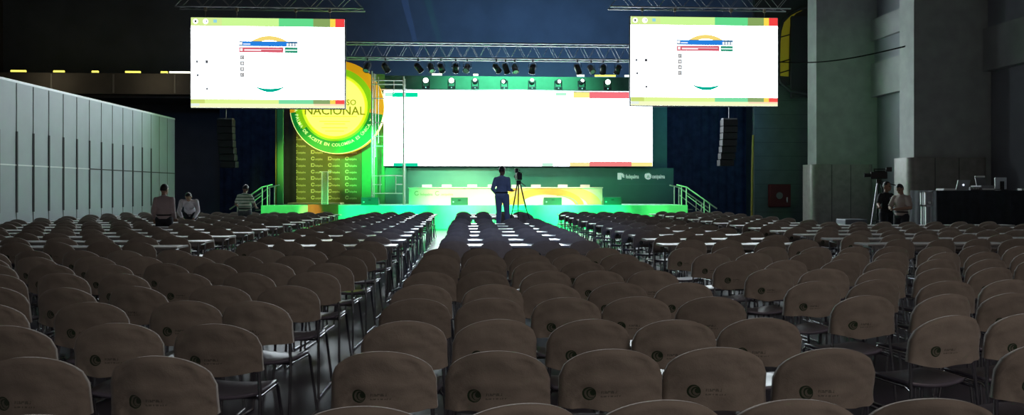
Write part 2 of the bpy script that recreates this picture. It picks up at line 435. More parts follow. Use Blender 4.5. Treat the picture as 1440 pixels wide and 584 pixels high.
for i, px in enumerate((517, 542, 588, 606, 620, 641, 657, 698, 711, 724, 749, 812, 831, 848, 869)):
    p = P(px, 80, 29.35)
    t = thing('par_can', 'black stage light hanging under the central truss, %s from the left' % ORD[i+1], 'stage light', (p.x, 29.33, TZ-.49), random.uniform(-.5, .5), 'stage lights under the central truss')
    par_can_parts(t, random.uniform(.5, 1.1)*(1 if i % 3 else -1), random.uniform(-.4, .4))

# moving heads on the bar
M_mh = mat('moving_head_body', (.03, .04, .055), .45)
LN = emat('lens_white', (255, 255, 255), 6); LG = emat('lens_green', (215, 255, 230), 7)
for i, (px, dx, dz, green) in enumerate(((599, 0, 0, 0), (635, 0, 0, 1), (668, -.02, .12, 0), (709, -.11, -.06, 0), (748, 0, .17, 0), (785, .08, .0, 0), (818, .05, .15, 0), (854, 0, -.03, 1))):
    p = P(px, 120, 33.8)
    t = thing('moving_head_light', 'moving head light on the bar over the main screen, %s from the left%s' % (ORD[i+1], ', green' if green else ''), 'stage light', (p.x, 33.8, BARZ), 0, 'moving lights over the screen')
    b = MB().box(-.17, .17, -.15, .15, 0, .13, M_mh, .02); b.sphere((0, -.155, .06), .03, emat('status_led', (150, 235, 220), 1.2), 8); part(b, 'base', t)
    for a_ in (-.17, .13): part(MB().box(a_, a_+.04, -.07, .07, .13, .42, M_mh, .01), 'yoke_arm', t)
    d = Vector((dx*2.2, -1, (dz+.02)*2.0)).normalized(); c = Vector((0, 0, .36))
    hd = MB().tube([c-d*.17, c-d*.10, c+d*.05, c+d*.15], [.06, .115, .125, .115], M_mh, 14); h = part(hd, 'head', t)
    rr = .115 if i in (0, 1, 7) else .08
    l = MB().sphere(c+d*.14, rr, LG if green else LN, 14, (1, .45, 1)); part(l, 'lens', h)
# faint beams rising from the first two, drawn as self-glowing cones
def beam(px0, py0, px1, py1, rgb, r0, r1, s, label):
    a = P(px0, py0, 33.6); b = P(px1, py1, 33.6)
    m = bpy.data.materials.new('glowing_haze_'+label.split()[0]); m.use_nodes = True; nt = m.node_tree; nt.nodes.clear()
    v = nt.nodes.new('ShaderNodeVolumePrincipled'); o = nt.nodes.new('ShaderNodeOutputMaterial')
    v.inputs['Density'].default_value = 0; v.inputs['Emission Strength'].default_value = s; v.inputs['Emission Color'].default_value = (*srgb(*rgb), 1)
    nt.links.new(v.outputs[0], o.inputs['Volume'])
    tag(MB().tube([a, b], [r0, r1], m, 14).build('light_beam'), label, 'light beam', None, 'stuff')
beam(597, 108, 566, -10, (110, 160, 255), .06, .15, .0022, 'pale blue light beam rising from the leftmost moving light')
beam(633, 108, 598, -10, (30, 200, 120), .06, .15, .0012, 'faint green light beam rising from the second moving light')

# ------------------------------------------------------------------ seal, logo wall, post, scaffold
YSe = 33.3
c0 = P(474, 151, YSe); pxm = (P(574, 151, YSe).x-c0.x)/100
R0 = 66*pxm
seal = thing('round_seal_sign', 'giant round gold and green seal lettered NACIONAL left of main screen', 'sign', (c0.x, YSe, 0))
G = lambda n, c, e=.35: mat('seal_'+n, srgb(*c), .5, emit=e)  # weak glow in the seal colours stands for the stage light on it
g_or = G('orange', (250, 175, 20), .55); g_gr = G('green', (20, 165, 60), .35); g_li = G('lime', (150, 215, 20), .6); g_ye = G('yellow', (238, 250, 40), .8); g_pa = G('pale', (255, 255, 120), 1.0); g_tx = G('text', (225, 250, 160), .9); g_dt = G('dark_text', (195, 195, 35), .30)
dr = MB(); n = 64
vs = []
for k in range(n):
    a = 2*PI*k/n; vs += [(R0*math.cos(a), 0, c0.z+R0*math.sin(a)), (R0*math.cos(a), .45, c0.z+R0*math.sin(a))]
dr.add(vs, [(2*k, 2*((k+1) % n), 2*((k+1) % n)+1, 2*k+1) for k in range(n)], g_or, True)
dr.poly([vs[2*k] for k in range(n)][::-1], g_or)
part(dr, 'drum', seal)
cx, cz = -3*pxm, c0.z+1*pxm
fc = MB()
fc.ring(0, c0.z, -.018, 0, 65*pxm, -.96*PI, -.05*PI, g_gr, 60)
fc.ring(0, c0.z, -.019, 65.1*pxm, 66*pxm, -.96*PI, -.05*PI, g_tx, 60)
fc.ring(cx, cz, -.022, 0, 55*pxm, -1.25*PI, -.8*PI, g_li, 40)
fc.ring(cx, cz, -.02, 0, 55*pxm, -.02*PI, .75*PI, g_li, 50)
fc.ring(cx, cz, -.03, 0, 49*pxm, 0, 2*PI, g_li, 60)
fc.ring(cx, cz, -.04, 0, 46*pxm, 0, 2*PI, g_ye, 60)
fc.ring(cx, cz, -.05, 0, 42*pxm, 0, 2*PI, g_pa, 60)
face = part(fc, 'face', seal)
tr = MB()
s = 'LA PALMA DE ACEITE EN COLOMBIA ES ÚNICA Y'
Rt = 56.5*pxm; a = -1.0*PI
for ch in s:
    gv = text_geo(ch, .185, 'CENTER')[0] if ch != ' ' else [(-.035, 0, 0), (.035, 0, 0)]
    hw = (max(v[0] for v in gv)-min(v[0] for v in gv))/2+.011
    a += hw/Rt
    if ch != ' ':
        p = (cx+Rt*math.cos(a), -.06, cz+Rt*math.sin(a))
        tr.text(ch, .185, g_tx, Matrix.Translation(p) @ Matrix.Rotation(-(a+PI/2), 4, 'Y') @ STAND, 'CENTER')
    a += hw/Rt
part(tr, 'ring_lettering', face); tr = MB()
tr.text('NACIONAL', .50, g_dt, at(cx, -.07, P(470, 161.5, YSe).z), 'CENTER')
part(tr, 'lettering', face); tr = MB()
tr.text('CONGRESO', .34, g_dt, at(cx, -.07, P(470, 148, YSe).z), 'CENTER')
part(tr, 'lettering', face); tr = MB()
for (py, w) in ((164, 1.9), (171, 1.3), (174.5, .9), (180, 1.1), (184.5, .8)):
    z = P(470, py, YSe).z; tr.rect(cx-w/2, cx+w/2, z-.015, z+.015, -.07, g_ye)
part(tr, 'small_print', face)

# logo wall
LY = 34.1
A = P(409, 100, LY); B = P(508.5, 287, LY)
lw = thing('logo_wall', 'olive green wall of repeated pale sponsor logos below the seal', 'wall panel', (0, LY, 0))
part(MB().box(A.x, B.x, 0, .1, SZ, P(409, 110, LY).z, mat('olive_panel', (.16, .17, .06), .8, var=.1, vscale=2)), 'panel', lw)
lg = MB(); ml = mat('sponsor_print', (.68, .70, .34), .7)
for r, py in enumerate((195, 204.5, 213.8, 223, 232.3, 241.5, 250.5, 259.7, 268.8, 278)):
    for c in range(4):
        px = 416+c*24; p = P(px, py, LY); sq = (r+c) % 2
        lg.ring(p.x, p.z, -.006, .045, .085, .3, 2*PI-.3 if not sq else 2*PI, ml, 14)
        if sq: lg.rect(p.x-.085, p.x-.055, p.z-.085, p.z+.085, -.007, ml)
        lg.text('fedepalma' if sq else 'cenipalma', .13, ml, Matrix.Translation((p.x+.10, -.006, p.z-.07)) @ STAND @ Matrix.Diagonal((.62, 1, 1, 1)))
part(lg, 'printed_logos', lw)
# green strip right of it
A = P(508.5, 100, LY); B = P(541, 287, LY)
tag(MB().box(A.x+.005, B.x, LY+.02, LY+.12, SZ, P(509, 104, LY).z, mat('bright_green_panel', (.10, .42, .16), .8, var=.05)).build('side_panel'), 'bright green upright panel behind the scaffold tower', 'panel')
A = P(546, 100, LY); 
tag(MB().box(P(541.5, 0, LY).x, P(571.5, 0, LY).x, LY+.02, LY+.1, SZ, P(540, 236, LY).z, mat('teal_panel', (.10, .32, .24), .8)).build('side_panel'), 'teal panel under the left end of the main screen', 'panel')
# green post with yellow tape line
A = P(390, 150, 32.5); B = P(398.5, 150, 32.5)
gp = thing('green_post', 'tall green fabric post between dark curtain and logo wall', 'post', ((A.x+B.x)/2, 32.5, SZ)); w = (B.x-A.x)/2
part(MB().box(-w, w, -.06, .06, 0, A.z-SZ+.4, mat('post_green', (.08, .36, .14), .7), .015), 'column', gp)
part(MB().tube([(-w-.06, 0, 0), (-w-.06, 0, A.z-SZ+.4)], .022, mat('yellow_tape', (.6, .5, .08), .6), 8), 'edge_tube', gp)

# scaffold tower in front of the seal's right edge
YSc = 32.6
sc = thing('scaffold_tower', 'thin white scaffold tower standing between seal and main screen', 'scaffold', (0, YSc, 0))
M_sc = mat('scaffold_tube', (.75, .78, .74), .4, .3)
xa = P(523, 0, YSc).x; xb = P(567.5, 0, YSc).x; zt = P(523, 100, YSc).z
for x in (xa, xb):
    for yy in (0, .7):
        part(MB().tube([(x, yy, SZ), (x, yy, zt if x == xa else P(0, 103, YSc).z)], .035 if yy == 0 else .024, M_sc, 10), 'upright', sc)
for (p0, p1, py) in ((523, 567.5, 247), (523, 567.5, 272.5), (523, 537, 259.5), (556, 567.5, 259.5), (523, 567.5, 135), (523, 567.5, 109), (523, 567.5, 114.5), (553, 567.5, 122), (524, 540, 170), (524, 540, 190), (524, 553, 204)):
    part(MB().tube([(P(p0, 0, YSc).x, 0, P(0, py, YSc).z), (P(p1, 0, YSc).x, 0, P(0, py, YSc).z)], .02, M_sc, 8), 'rail', sc)
for (px, y0, y1) in ((534.5, 247, 272.5), (556.5, 247, 272.5), (528, 100, 220), (532, 104, 200), (554, 109, 128)):
    part(MB().tube([(P(px, 0, YSc).x, 0, P(0, y0, YSc).z), (P(px, 0, YSc).x, 0, P(0, y1, YSc).z)], .018, M_sc, 8), 'post', sc)

# ------------------------------------------------------------------ on the stage
# head table
HTY = 31.9
A = P(575, 263.5, HTY); B = P(847, 263.5, HTY)
ht = thing('head_table', 'long white panel table on stage with orange swirl on its front', 'table', (0, HTY, SZ))
M_cream = mat('cream_front', (.85, .83, .72), .6)
h = A.z-SZ
part(MB().box(A.x-.03, B.x+.03, -.03, .75, h-.04, h, M_white, .008), 'tabletop', ht)
fp = MB().box(A.x, B.x, 0, .03, 0, h-.04, M_cream)
o1 = mat('swirl_orange', (.90, .36, .10), .6); o2 = mat('swirl_peach', (.92, .52, .24), .6); gy = mat('print_grey', (.42, .45, .36), .7); o3 = mat('swirl_white', (.88, .86, .78), .6)
def clipped_arch(cx, base, r0x, r0z, r1x, r1z, m, y, a0=0, a1=PI, n=40):
    vs = []; fs = []
    for i in range(n+1):
        a = a0+(a1-a0)*i/n
        for rx, rz in ((r0x, r0z), (r1x, r1z)):
            vs.append((max(A.x+.01, min(B.x-.01, cx+rx*math.cos(a))), y, min(h-.045, max(.005, base+rz*math.sin(a)))))
    fs = [(2*i, 2*i+1, 2*i+3, 2*i+2) for i in range(n)]
    fp.add(vs, fs, m)
cxx = P(776, 0, HTY).x
clipped_arch(cxx, -.05, 1.5, .55, 2.1, .9, o2, -.006)
clipped_arch(cxx-.25, -.05, 1.05, .48, 1.6, .74, o1, -.010)
clipped_arch(cxx-.1, -.1, .0, .0, 1.1, .50, o3, -.014)
clipped_arch(cxx+.2, -.05, .86, .40, .91, .44, gy, -.018, .05*PI, .5*PI)
fp.rect(P(715, 0, HTY).x, P(738, 0, HTY).x, .02, h-.05, -.004, o1)
for (px, txt, sq) in ((584, 'fedepalma', 1), (613, 'cenipalma', 0)):
    p = P(px+2, 272, HTY)
    fp.ring(p.x, p.z-SZ, -.008, .06, .1, .8, 2*PI-.4, gy, 16)
    fp.text(txt, .15, gy, Matrix.Translation((p.x+.14, -.008, p.z-SZ-.09)) @ STAND @ Matrix.Diagonal((.85, 1, 1, 1)))
part(fp, 'front_panel', ht)
part(MB().box(A.x, A.x+.03, .03, .7, 0, h-.04, M_cream), 'side_panel', ht); part(MB().box(B.x-.03, B.x, .03, .7, 0, h-.04, M_cream), 'side_panel', ht)
# white chairs behind the head table
M_wc = mat('white_chair_cloth', (.85, .85, .8), .8)
for i, px in enumerate((600, 628, 664, 693, 726.5, 754, 792, 823.5)):
    p = P(px, 260, HTY+1.05)
    t = thing('head_table_chair', 'white chair behind the head table on stage, %s from the left' % ORD[i+1], 'chair', (p.x, HTY+1.0, SZ), 0, 'white chairs behind the head table')
    bh = P(px, 259.8, HTY+1.2).z-SZ
    b = MB(); w = .21
    prism(b, rounded_rect(-w, w, .2, .24, .018, 3), .5, bh, M_wc); part(b, 'backrest', t)
    part(MB().box(-.21, .21, -.22, .22, .43, .48, M_wc, .015), 'seat', t)
    for sx in (-1, 1):
        for yy in (-.19, .21): part(MB().tube([(sx*.19, yy, 0), (sx*.19, yy, .44)], .014, M_chrome, 8), 'leg', t)

# stage wedge monitors
M_wedge = mat('wedge_black', (.035, .06, .06), .5)
for i, (x0, x1, lb) in enumerate(((508, 532, 'left of the head table by the scaffold'), (634, 658, 'before the left part of the head table'), (765, 790, 'before the right part of the head table'), (849, 874, 'beside the right end of the head table'))):
    A = P(x0, 288, 31.0); B = P(x1, 278, 31.0); w = B.x-A.x
    t = thing('stage_monitor', 'dark wedge loudspeaker on the stage edge, '+lb, 'loudspeaker', (A.x, 31.0, SZ), 0, 'wedge loudspeakers along the stage edge')
    m = MB(); pr = [(0, 0), (.48, 0), (.48, .12), (.12, .31), (.0, .31)]
    vs = [(0, y, z) for y, z in pr]+[(w, y, z) for y, z in pr]; k = len(pr)
    m.add(vs, [tuple(range(k))[::-1], tuple(range(k, 2*k))]+[(j, (j+1) % k, k+(j+1) % k, k+j) for j in range(k)], M_wedge)
    part(m, 'cabinet', t)
    part(MB().box(w*.42, w*.58, -.02, .0, .2, .23, M_black), 'handle', t)
    part(MB().ring(.1, .13, -.004, 0, .03, 0, 2*PI, mat('socket_pale', (.4, .45, .45), .4), 12), 'socket', t)

# clear lectern on stage
p0 = P(452.5, 285, 31.3); p1 = P(461, 242, 31.3); w = p1.x-p0.x
lc = thing('clear_lectern', 'clear acrylic lectern standing before the logo wall', 'lectern', (p0.x, 31.3, SZ))
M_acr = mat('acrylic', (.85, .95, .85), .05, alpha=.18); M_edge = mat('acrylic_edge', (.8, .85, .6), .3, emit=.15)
H = p1.z-SZ
part(MB().box(-.06, w+.06, -.1, .3, 0, .03, M_acr), 'base', lc)
part(MB().box(.02, w-.02, 0, .012, .03, H, M_acr), 'front_panel', lc)
for x in (0, w): part(MB().box(x-.016, x+.016, -.01, .03, .03, H, M_edge), 'upright', lc)
part(MB().box(-.08, w+.08, -.08, .3, H, H+.025, M_edge), 'top', lc)

# side stairs with handrails
def stairs(xt, dirn, label):
    t = thing('stage_stairs', label, 'stairs', (xt, SY0+.25, 0))
    for k in range(5):
        z = SZ-(k+1)*SZ/5.5
        part(MB().box(min(dirn*k*.29, dirn*(k+1)*.29), max(dirn*k*.29, dirn*(k+1)*.29), 0, 1.1, z-.04, z, M_steel), 'step', t)
    part(MB().box(min(0, dirn*1.45), max(0, dirn*1.45), .0, .03, 0, .2, M_steel), 'stringer', t)
    for yy in (0, 1.1):
        m = MB().tube([(-dirn*.38, yy, SZ+.82), (dirn*.02, yy, SZ+.72), (dirn*1.28, yy, .78)], .028, M_rail2, 8)
        m.tube([(0, yy, SZ+.42), (dirn*1.2, yy, .45)], .018, M_rail2, 8)
        for (x, z0, z1) in ((-.18, SZ, SZ+.77), (0.02, .5, SZ+.72), (.75, .2, 1.15), (.98, .1, 1.0)):
            m.tube([(dirn*x, yy, z0), (dirn*x, yy, z1)], .024, M_rail2, 8)
        part(m, 'handrail', t)
M_rail2 = mat('pale_handrail', (.62, .68, .62), .4, .2)
stairs(XS1, 1, 'stairs with pale handrails at the right end of the stage')
stairs(XS0, -1, 'stairs with pale handrails at the left end of the stage')

# line array speakers
for side, px, zt, py in (('left', 315.5, 158, 168), ('right', 1027.5, 150, 168)):
    top = P(px, py, 30.6)
    t = thing('line_array', 'hanging black line array loudspeaker under the %s projection screen' % side, 'loudspeaker', (top.x, 30.6, top.z))
    for k in range(7):
        m = MB(); a = k*.05; y0 = .0+.012*k*k
        m.box(-.3, .3, y0, y0+.4, -.27*(k+1)+.012, -.27*k, mat('array_black', (.012, .014, .02), .5), .015)
        part(m, 'cabinet', t)
    part(MB().box(-.28, .28, .05, .35, .0, .06, M_steel), 'fly_frame', t)
    part(MB().tube([(0, .2, .06), (0, .2, 3.0)], .02, M_steel, 6), 'chain', t)

# fire cabinet and duct on the end wall
A = P(1080, 291, 33.45); B = P(1110, 259.5, 33.45)
fc = thing('fire_hose_cabinet', 'dark red fire hose cabinet on the green end wall', 'fire cabinet', (A.x, 33.48, A.z)); w = B.x-A.x; h = B.z-A.z
part(MB().box(0, w, -.2, 0, 0, h, mat('fire_red', (.15, .015, .02), .5), .02), 'box', fc)
part(MB().box(.04, w-.04, -.215, -.2, .04, h-.04, mat('fire_red_door', (.12, .012, .018), .5), .006), 'door', fc)
fdoor = KIDS[fc][-1]
part(MB().ring(w*.46, h*.5, -.222, .0, .15, 0, 2*PI, mat('fire_white', (.25, .25, .25), .5), 24), 'round_sticker', fdoor)
part(MB().box(w*.78, w*.84, -.23, -.215, h*.2, h*.42, M_chrome), 'handle', fdoor)
M_yel = mat('yellow_lining', (.60, .50, .03), .55, emit=.10)
du = thing('rounded_hatch', 'dark rounded hatch with yellow lining high by the right pillar', 'hatch', (0, 33.15, 0))
def hatchpts(off): return [P(px, py, 33.2) for px, py in ((1136, 8-off), (1124, 11-off), (1116, 20-off), (1111, 34-off), (1108.5, 50), (1108, 107))]
y = MB(); up = [(1131, 11), (1120, 16), (1113, 24), (1110, 36), (1109, 50), (1108, 107)]; lo = [(1126, 16), (1112, 22), (1102, 32), (1098.5, 44), (1097, 60), (1096, 107)]
vs = []
for (a, b), (c, d) in zip(up, lo):
    p = P(a+3, b, 33.2); q = P(c, d, 33.2); vs += [(p.x, .2, p.z), (q.x, 0, q.z)]
y.add(vs, [(2*i, 2*i+1, 2*i+3, 2*i+2) for i in range(5)], M_yel, True); part(y, 'lining', du)
b = MB()
for py in (50, 85, 100):
    p = P(1096, py+3, 33.18); q = P(1112, py-2, 33.18); b.tube([(p.x, -.03, p.z), (q.x, .12, q.z)], .03, M_black, 6)
part(b, 'brace', du)
fr = MB(); pts = [P(px, py, 33.1) for px, py in ((1136, 132), (1112, 128), (1098, 116), (1095, 107), (1095, 60), (1097, 42), (1101, 29), (1111, 19), (1125, 13), (1136, 10))]
fr.tube([(p.x, -.05, p.z) for p in pts], .07, mat('hatch_rim', (.05, .05, .06), .6), 8); part(fr, 'rim', du)
part(MB().box(P(1112, 0, 33.2).x, XR, .05, .15, P(0, 131, 33.2).z, P(0, 8, 33.2).z, mat('hatch_door', (.05, .05, .06), .7), .04), 'door', du)
tag(MB().tube([Vector((P(1057, 300, 33.4).x, 33.4, 0)), P(1058, 230, 33.4), P(1059, 190, 33.4)], .05, mat('yellow_pole', (.42, .36, .05), .6), 8).build('yellow_pole'), 'slim yellow pole at the edge of the green end wall', 'pole')
# cable from the second pillar to the hatch
a = Vector((13.0, 22.3, P(1272, 66, 22.4).z)); b = P(1083, 86.5, 30.2)
pts = [a.lerp(b, i/24)+Vector((0, 0, -.22*math.sin(PI*i/24))) for i in range(25)]
tag(MB().tube(pts, .022, mat('cable_black', (.004, .004, .004), .9, spec=0), 6).build('slung_cable'), 'black cable slung from the right pillar across to the hatch', 'cable')

# ------------------------------------------------------------------ people
_b = bmesh.new(); bmesh.ops.create_uvsphere(_b, u_segments=16, v_segments=11, radius=1); _b.verts.index_update()
BALL = ([v.co.copy() for v in _b.verts], [tuple(v.index for v in f.verts) for f in _b.faces]); _b.free()
def remeshed(name, shapes, m, voxel, smooth=4, parent=None):
    """closed overlapping capsules/ellipsoids fused into ONE continuous skin"""
    raw = MB()
    for sh in shapes:
        if sh[0] == 'cap':
            _, p0, p1, r0, r1 = sh; p0 = Vector(p0); p1 = Vector(p1)
            for p, r in ((p0, r0), (p1, r1)): raw.add([p+v*r for v in BALL[0]], BALL[1], m)
            if (p1-p0).length > 1e-4: raw.tube([p0, p1], [r0, r1], m, 14)
        else:
            _, c, rad, rot = sh; T = Matrix.Translation(c) @ rot @ Matrix.Diagonal((*rad, 1))
            raw.add([T @ v for v in BALL[0]], BALL[1], m)
    me = raw.mesh(name+'_raw')
    o = bpy.data.objects.new(name+'_raw', me); col.objects.link(o)
    r = o.modifiers.new('r', 'REMESH'); r.mode = 'VOXEL'; r.voxel_size = voxel
    s = o.modifiers.new('s', 'SMOOTH'); s.factor = .5; s.iterations = smooth
    dg = bpy.context.evaluated_depsgraph_get(); e = o.evaluated_get(dg); nm = bpy.data.meshes.new_from_object(e)
    bpy.data.objects.remove(o); nm.name = name; nm.materials.clear(); nm.materials.append(m)
    for p in nm.polygons: p.use_smooth = True
    ob = bpy.data.objects.new(name, nm); col.objects.link(ob)
    if parent: ob.parent = parent
    return ob
def person(label, loc, rz, J_, shirt, trousers, skin, hair, height=1.74, girth=1.0, long_sleeve=False, logo=None, stripes=False):
    """J_ overrides joints of a standing figure that faces +Y, right hand on +X, heights for a 1.74 m body"""
    j = dict(pelvis=(0, 0, .95), waist=(0, 0, 1.08), chest=(0, 0, 1.28), neck=(0, -.01, 1.46), head=(0, .03, 1.60), look=(0, 1, 0),
             shR=(.168, 0, 1.372), elR=(.225, -.03, 1.12), wrR=(.225, .08, .89), shL=(-.168, 0, 1.372), elL=(-.225, -.03, 1.12), wrL=(-.225, .08, .89),
             hipR=(.09, 0, .91), knR=(.10, .03, .50), anR=(.10, -.01, .09), hipL=(-.09, 0, .91), knL=(-.10, .03, .50), anL=(-.10, -.01, .09))
    j.update(J_); j = {k: Vector(v) for k, v in j.items()}
    S = height/1.74
    t = thing('person', label, 'person', loc, rz); t.scale = (S, S, S)
    g = girth; I = Matrix.Identity(4)
    up = (j['neck']-j['pelvis']).normalized()
    side = (j['shR']-j['shL']).normalized()
    fwd = up.cross(side).normalized()
    rotT = Matrix((side, fwd, up)).transposed().to_4x4()
    lk = j['look'].normalized(); hs = lk.cross(Vector((0, 0, 1)))
    if hs.length < .1: hs = side.copy()
    hs.normalize(); hu = hs.cross(lk).normalized(); rotH = Matrix((hs, lk, hu)).transposed().to_4x4()
    hc = j['head']
    def H(x, y, z): return hc+rotH.to_3x3() @ Vector((x, y, z))
    torso = lambda e: [('ell', j['chest'], (.155*g+e, .105*g+e, .175), rotT), ('ell', j['waist'], (.145*g+e, .10*g+e, .18), rotT), ('ell', j['pelvis'], (.155*g+e, .11*g+e, .13), rotT),
                       ('cap', j['shR'], j['neck']-up*.03, .046+e*.7, .046+e*.5), ('cap', j['shL'], j['neck']-up*.03, .046+e*.7, .046+e*.5), ('cap', j['chest'], j['neck']-up*.03, .10+e, .055+e), ('ell', (j['chest']+j['shR'])/2-up*.04, (.08+e, .085+e, .11), rotT), ('ell', (j['chest']+j['shL'])/2-up*.04, (.08+e, .085+e, .11), rotT)]
    def arm(sd, e, full=True, frac=1):
        s_, l_, w_ = j['sh'+sd], j['el'+sd], j['wr'+sd]
        if not full: return [('cap', s_, s_.lerp(l_, .72), .060+e, .052+e)]
        return [('cap', s_, l_, .054+e, .042+e), ('cap', l_, l_.lerp(w_, frac), .042+e, .042+(.028-.042)*frac+e)]
    def leg(sd, e):
        a, k, n = j['hip'+sd], j['kn'+sd], j['an'+sd]
        return [('cap', a, k, .088*g+e, .056+e), ('cap', k, n, .056+e, .040+e), ('ell', k.lerp(n, .3)-fwd*.012, (.052+e, .054+e, .11), I)]
    def hand(sd):
        l_, w_ = j['el'+sd], j['wr'+sd]; d = (w_-l_).normalized(); out = []
        sgn = 1 if sd == 'R' else -1
        q = d.cross(Vector((0, 0, 1)))
        if q.length < .25: q = Vector((0, 1, 0))            # arm hanging: fingers spread front to back
        q.normalize(); nrm = q.cross(d).normalized()
        pc = w_+d*.05
        out += [('cap', w_, pc, .026, .030), ('cap', pc-q*.022, pc+d*.035-q*.027, .018, .015), ('cap', pc+q*.022, pc+d*.035+q*.027, .018, .015)]
        for i, (o_, ln) in enumerate(((-.030, .062), (-.010, .075), (.010, .070), (.030, .055))):
            b = pc+d*.038+q*o_; mdl = b+d*ln*.55+nrm*.006*sgn; out += [('cap', b, mdl, .0095, .009), ('cap', mdl, mdl+d*ln*.42+nrm*.02*sgn, .009, .0075)]
        b = pc-d*.012+q*.03; out += [('cap', b, b+d*.032+q*.026, .012, .010), ('cap', b+d*.032+q*.026, b+d*.062+q*.030, .010, .008)]
        return out
    head = [('ell', H(0, 0, .01), (.076, .095, .115), rotH), ('ell', H(0, .045, -.045), (.056, .055, .07), rotH), ('cap', j['neck']-up*.05, H(0, -.015, -.07), .055, .050),
            ('cap', H(0, .092, .01), H(0, .108, -.022), .012, .017), ('ell', H(.079, -.01, -.01), (.012, .022, .033), rotH), ('ell', H(-.079, -.01, -.01), (.012, .022, .033), rotH),
            ('ell', H(0, .09, -.058), (.024, .010, .008), rotH)]
    shapes = torso(0)+arm('R', 0)+arm('L', 0)+leg('R', 0)+leg('L', 0)+hand('R')+hand('L')+head
    for sd in 'RL':
        n = j['an'+sd]; shapes += [('cap', n, n+Vector((0, .12, -.05)), .04, .03)]
    remeshed('body', shapes, skin, .0095, 2, t)
    sh = torso(.014)+(sum([arm(s_, .014, True, .93) for s_ in 'RL'], []) if long_sleeve else sum([arm(s_, .016, False) for s_ in 'RL'], []))
    so = remeshed('shirt', sh, shirt, .014, 3, t)
    tr = [('ell', j['pelvis']-up*.03, (.168*g, .124*g, .12), rotT)]+leg('R', .018)+leg('L', .018)
    remeshed('trousers', tr, trousers, .014, 3, t)
    for sd in 'RL':
        n = j['an'+sd]
        remeshed('shoe', [('cap', n+Vector((0, -.03, -.045)), n+Vector((0, .16, -.055)), .045, .036), ('ell', n+Vector((0, .0, -.02)), (.046, .055, .05), I)], M_shoe, .014, 2, t)
    hr = MB(); bm = bmesh.new(); bmesh.ops.create_uvsphere(bm, u_segments=20, v_segments=14, radius=1)
    kill = [v for v in bm.verts if (v.co.z < .12 and v.co.y > .1) or v.co.z < -.62 or (v.co.z < -.3 and v.co.y > -.25) or (v.co.y > .62 and v.co.z < .45)]
    bmesh.ops.delete(bm, geom=kill, context='VERTS')
    for v in bm.verts: v.co *= 1+.03*mnoise.noise(v.co*5)
    hr.bm(bm, hair, Matrix.Translation(H(0, -.006, .022)) @ rotH @ Matrix.Diagonal((.086, .104, .118, 1)), True)
    part(hr, 'hair', t)
    for sx in (-1, 1):
        part(MB().sphere(H(sx*.030, .085, .012), .012, mat('eye_dark', (.05, .04, .04), .2), 8), 'eye', t)
    bl = MB(); pl = j['pelvis']+up*.07
    n = 24; vs = []
    for zz in (-.018, .018):
        for k in range(n):
            a = 2*PI*k/n; vs.append(pl+rotT.to_3x3() @ Vector(((.152*g+.016)*math.cos(a), (.108*g+.016)*math.sin(a), zz)))
    bl.add(vs, [(k, (k+1) % n, n+(k+1) % n, n+k) for k in range(n)], M_black, True); part(bl, 'belt', t)
    return t
M_shoe = mat('shoe_leather', (.02, .018, .018), .5)
SK = mat('skin', (.32, .19, .13), .55, var=.06); SKd = mat('skin_brown', (.20, .11, .075), .55, var=.06)
HR = mat('black_hair', (.012, .010, .010), .5)
DK = mat('dark_trousers', (.018, .02, .028), .8, var=.2); 
def stripes_mat():
    m = mat('striped_polo', (.5, .6, .5), .8); nt = m.node_tree; b = nt.nodes['Principled BSDF']
    tc = nt.nodes.new('ShaderNodeTexCoord'); s = nt.nodes.new('ShaderNodeSeparateXYZ'); nt.links.new(tc.outputs['Object'], s.inputs[0])
    w = nt.nodes.new('ShaderNodeMath'); w.operation = 'MULTIPLY'; w.inputs[1].default_value = 11.0; nt.links.new(s.outputs[2], w.inputs[0])
    f = nt.nodes.new('ShaderNodeMath'); f.operation = 'FRACT'; nt.links.new(w.outputs[0], f.inputs[0])
    r = nt.nodes.new('ShaderNodeValToRGB'); r.color_ramp.interpolation = 'CONSTANT'
    r.color_ramp.elements[0].color = (.55, .62, .52, 1); r.color_ramp.elements[1].position = .6; r.color_ramp.elements[1].color = (.10, .20, .13, 1)
    nt.links.new(f.outputs[0], r.inputs[0]); nt.links.new(r.outputs[0], b.inputs['Base Color']); return m
# man seen from behind among the left tables
person('person seen from behind in pale pink shirt and black trousers, left tables', (-6.88, 17.70, 0), .12,
       dict(elR=(.205, -.05, 1.10), wrR=(.20, .12, .945), elL=(-.215, -.06, 1.11), wrL=(-.235, .10, .935), look=(.45, 1, -.1)),
       mat('pink_shirt', (.42, .33, .34), .8, var=.08), DK, SK, HR, 1.70, 1.02, True)
# man bending over a table beyond him
person('person in white shirt bending over a table by the partition wall', (-7.55, 21.15, 0), PI+.25,
       dict(pelvis=(0, -.10, .93), waist=(0, -.06, 1.05), chest=(0, .10, 1.20), neck=(0, .23, 1.31), head=(0, .32, 1.40), look=(.1, .7, -.75),
            shR=(.185, .19, 1.27), shL=(-.185, .19, 1.27), elR=(.24, .28, 1.01), wrR=(.15, .42, .84), elL=(-.24, .28, 1.01), wrL=(-.15, .40, .83), hipR=(.09, -.08, .90), hipL=(-.09, -.08, .90)),
       mat('white_shirt', (.62, .60, .66), .8, var=.08), DK, SK, HR, 1.70, 1.0, True)
# man in striped polo nearer the stage
person('person seen from behind in green and white striped polo shirt', (-6.75, 23.45, 0), -.15,
       dict(elR=(.29, .02, 1.15), wrR=(.25, .22, 1.05), elL=(-.29, .02, 1.15), wrL=(-.25, .2, 1.02), head=(0, .06, 1.60), look=(.05, 1, -.35)),
       stripes_mat(), mat('grey_jeans', (.07, .08, .09), .8, var=.2), SKd, HR, 1.72, 1.22)
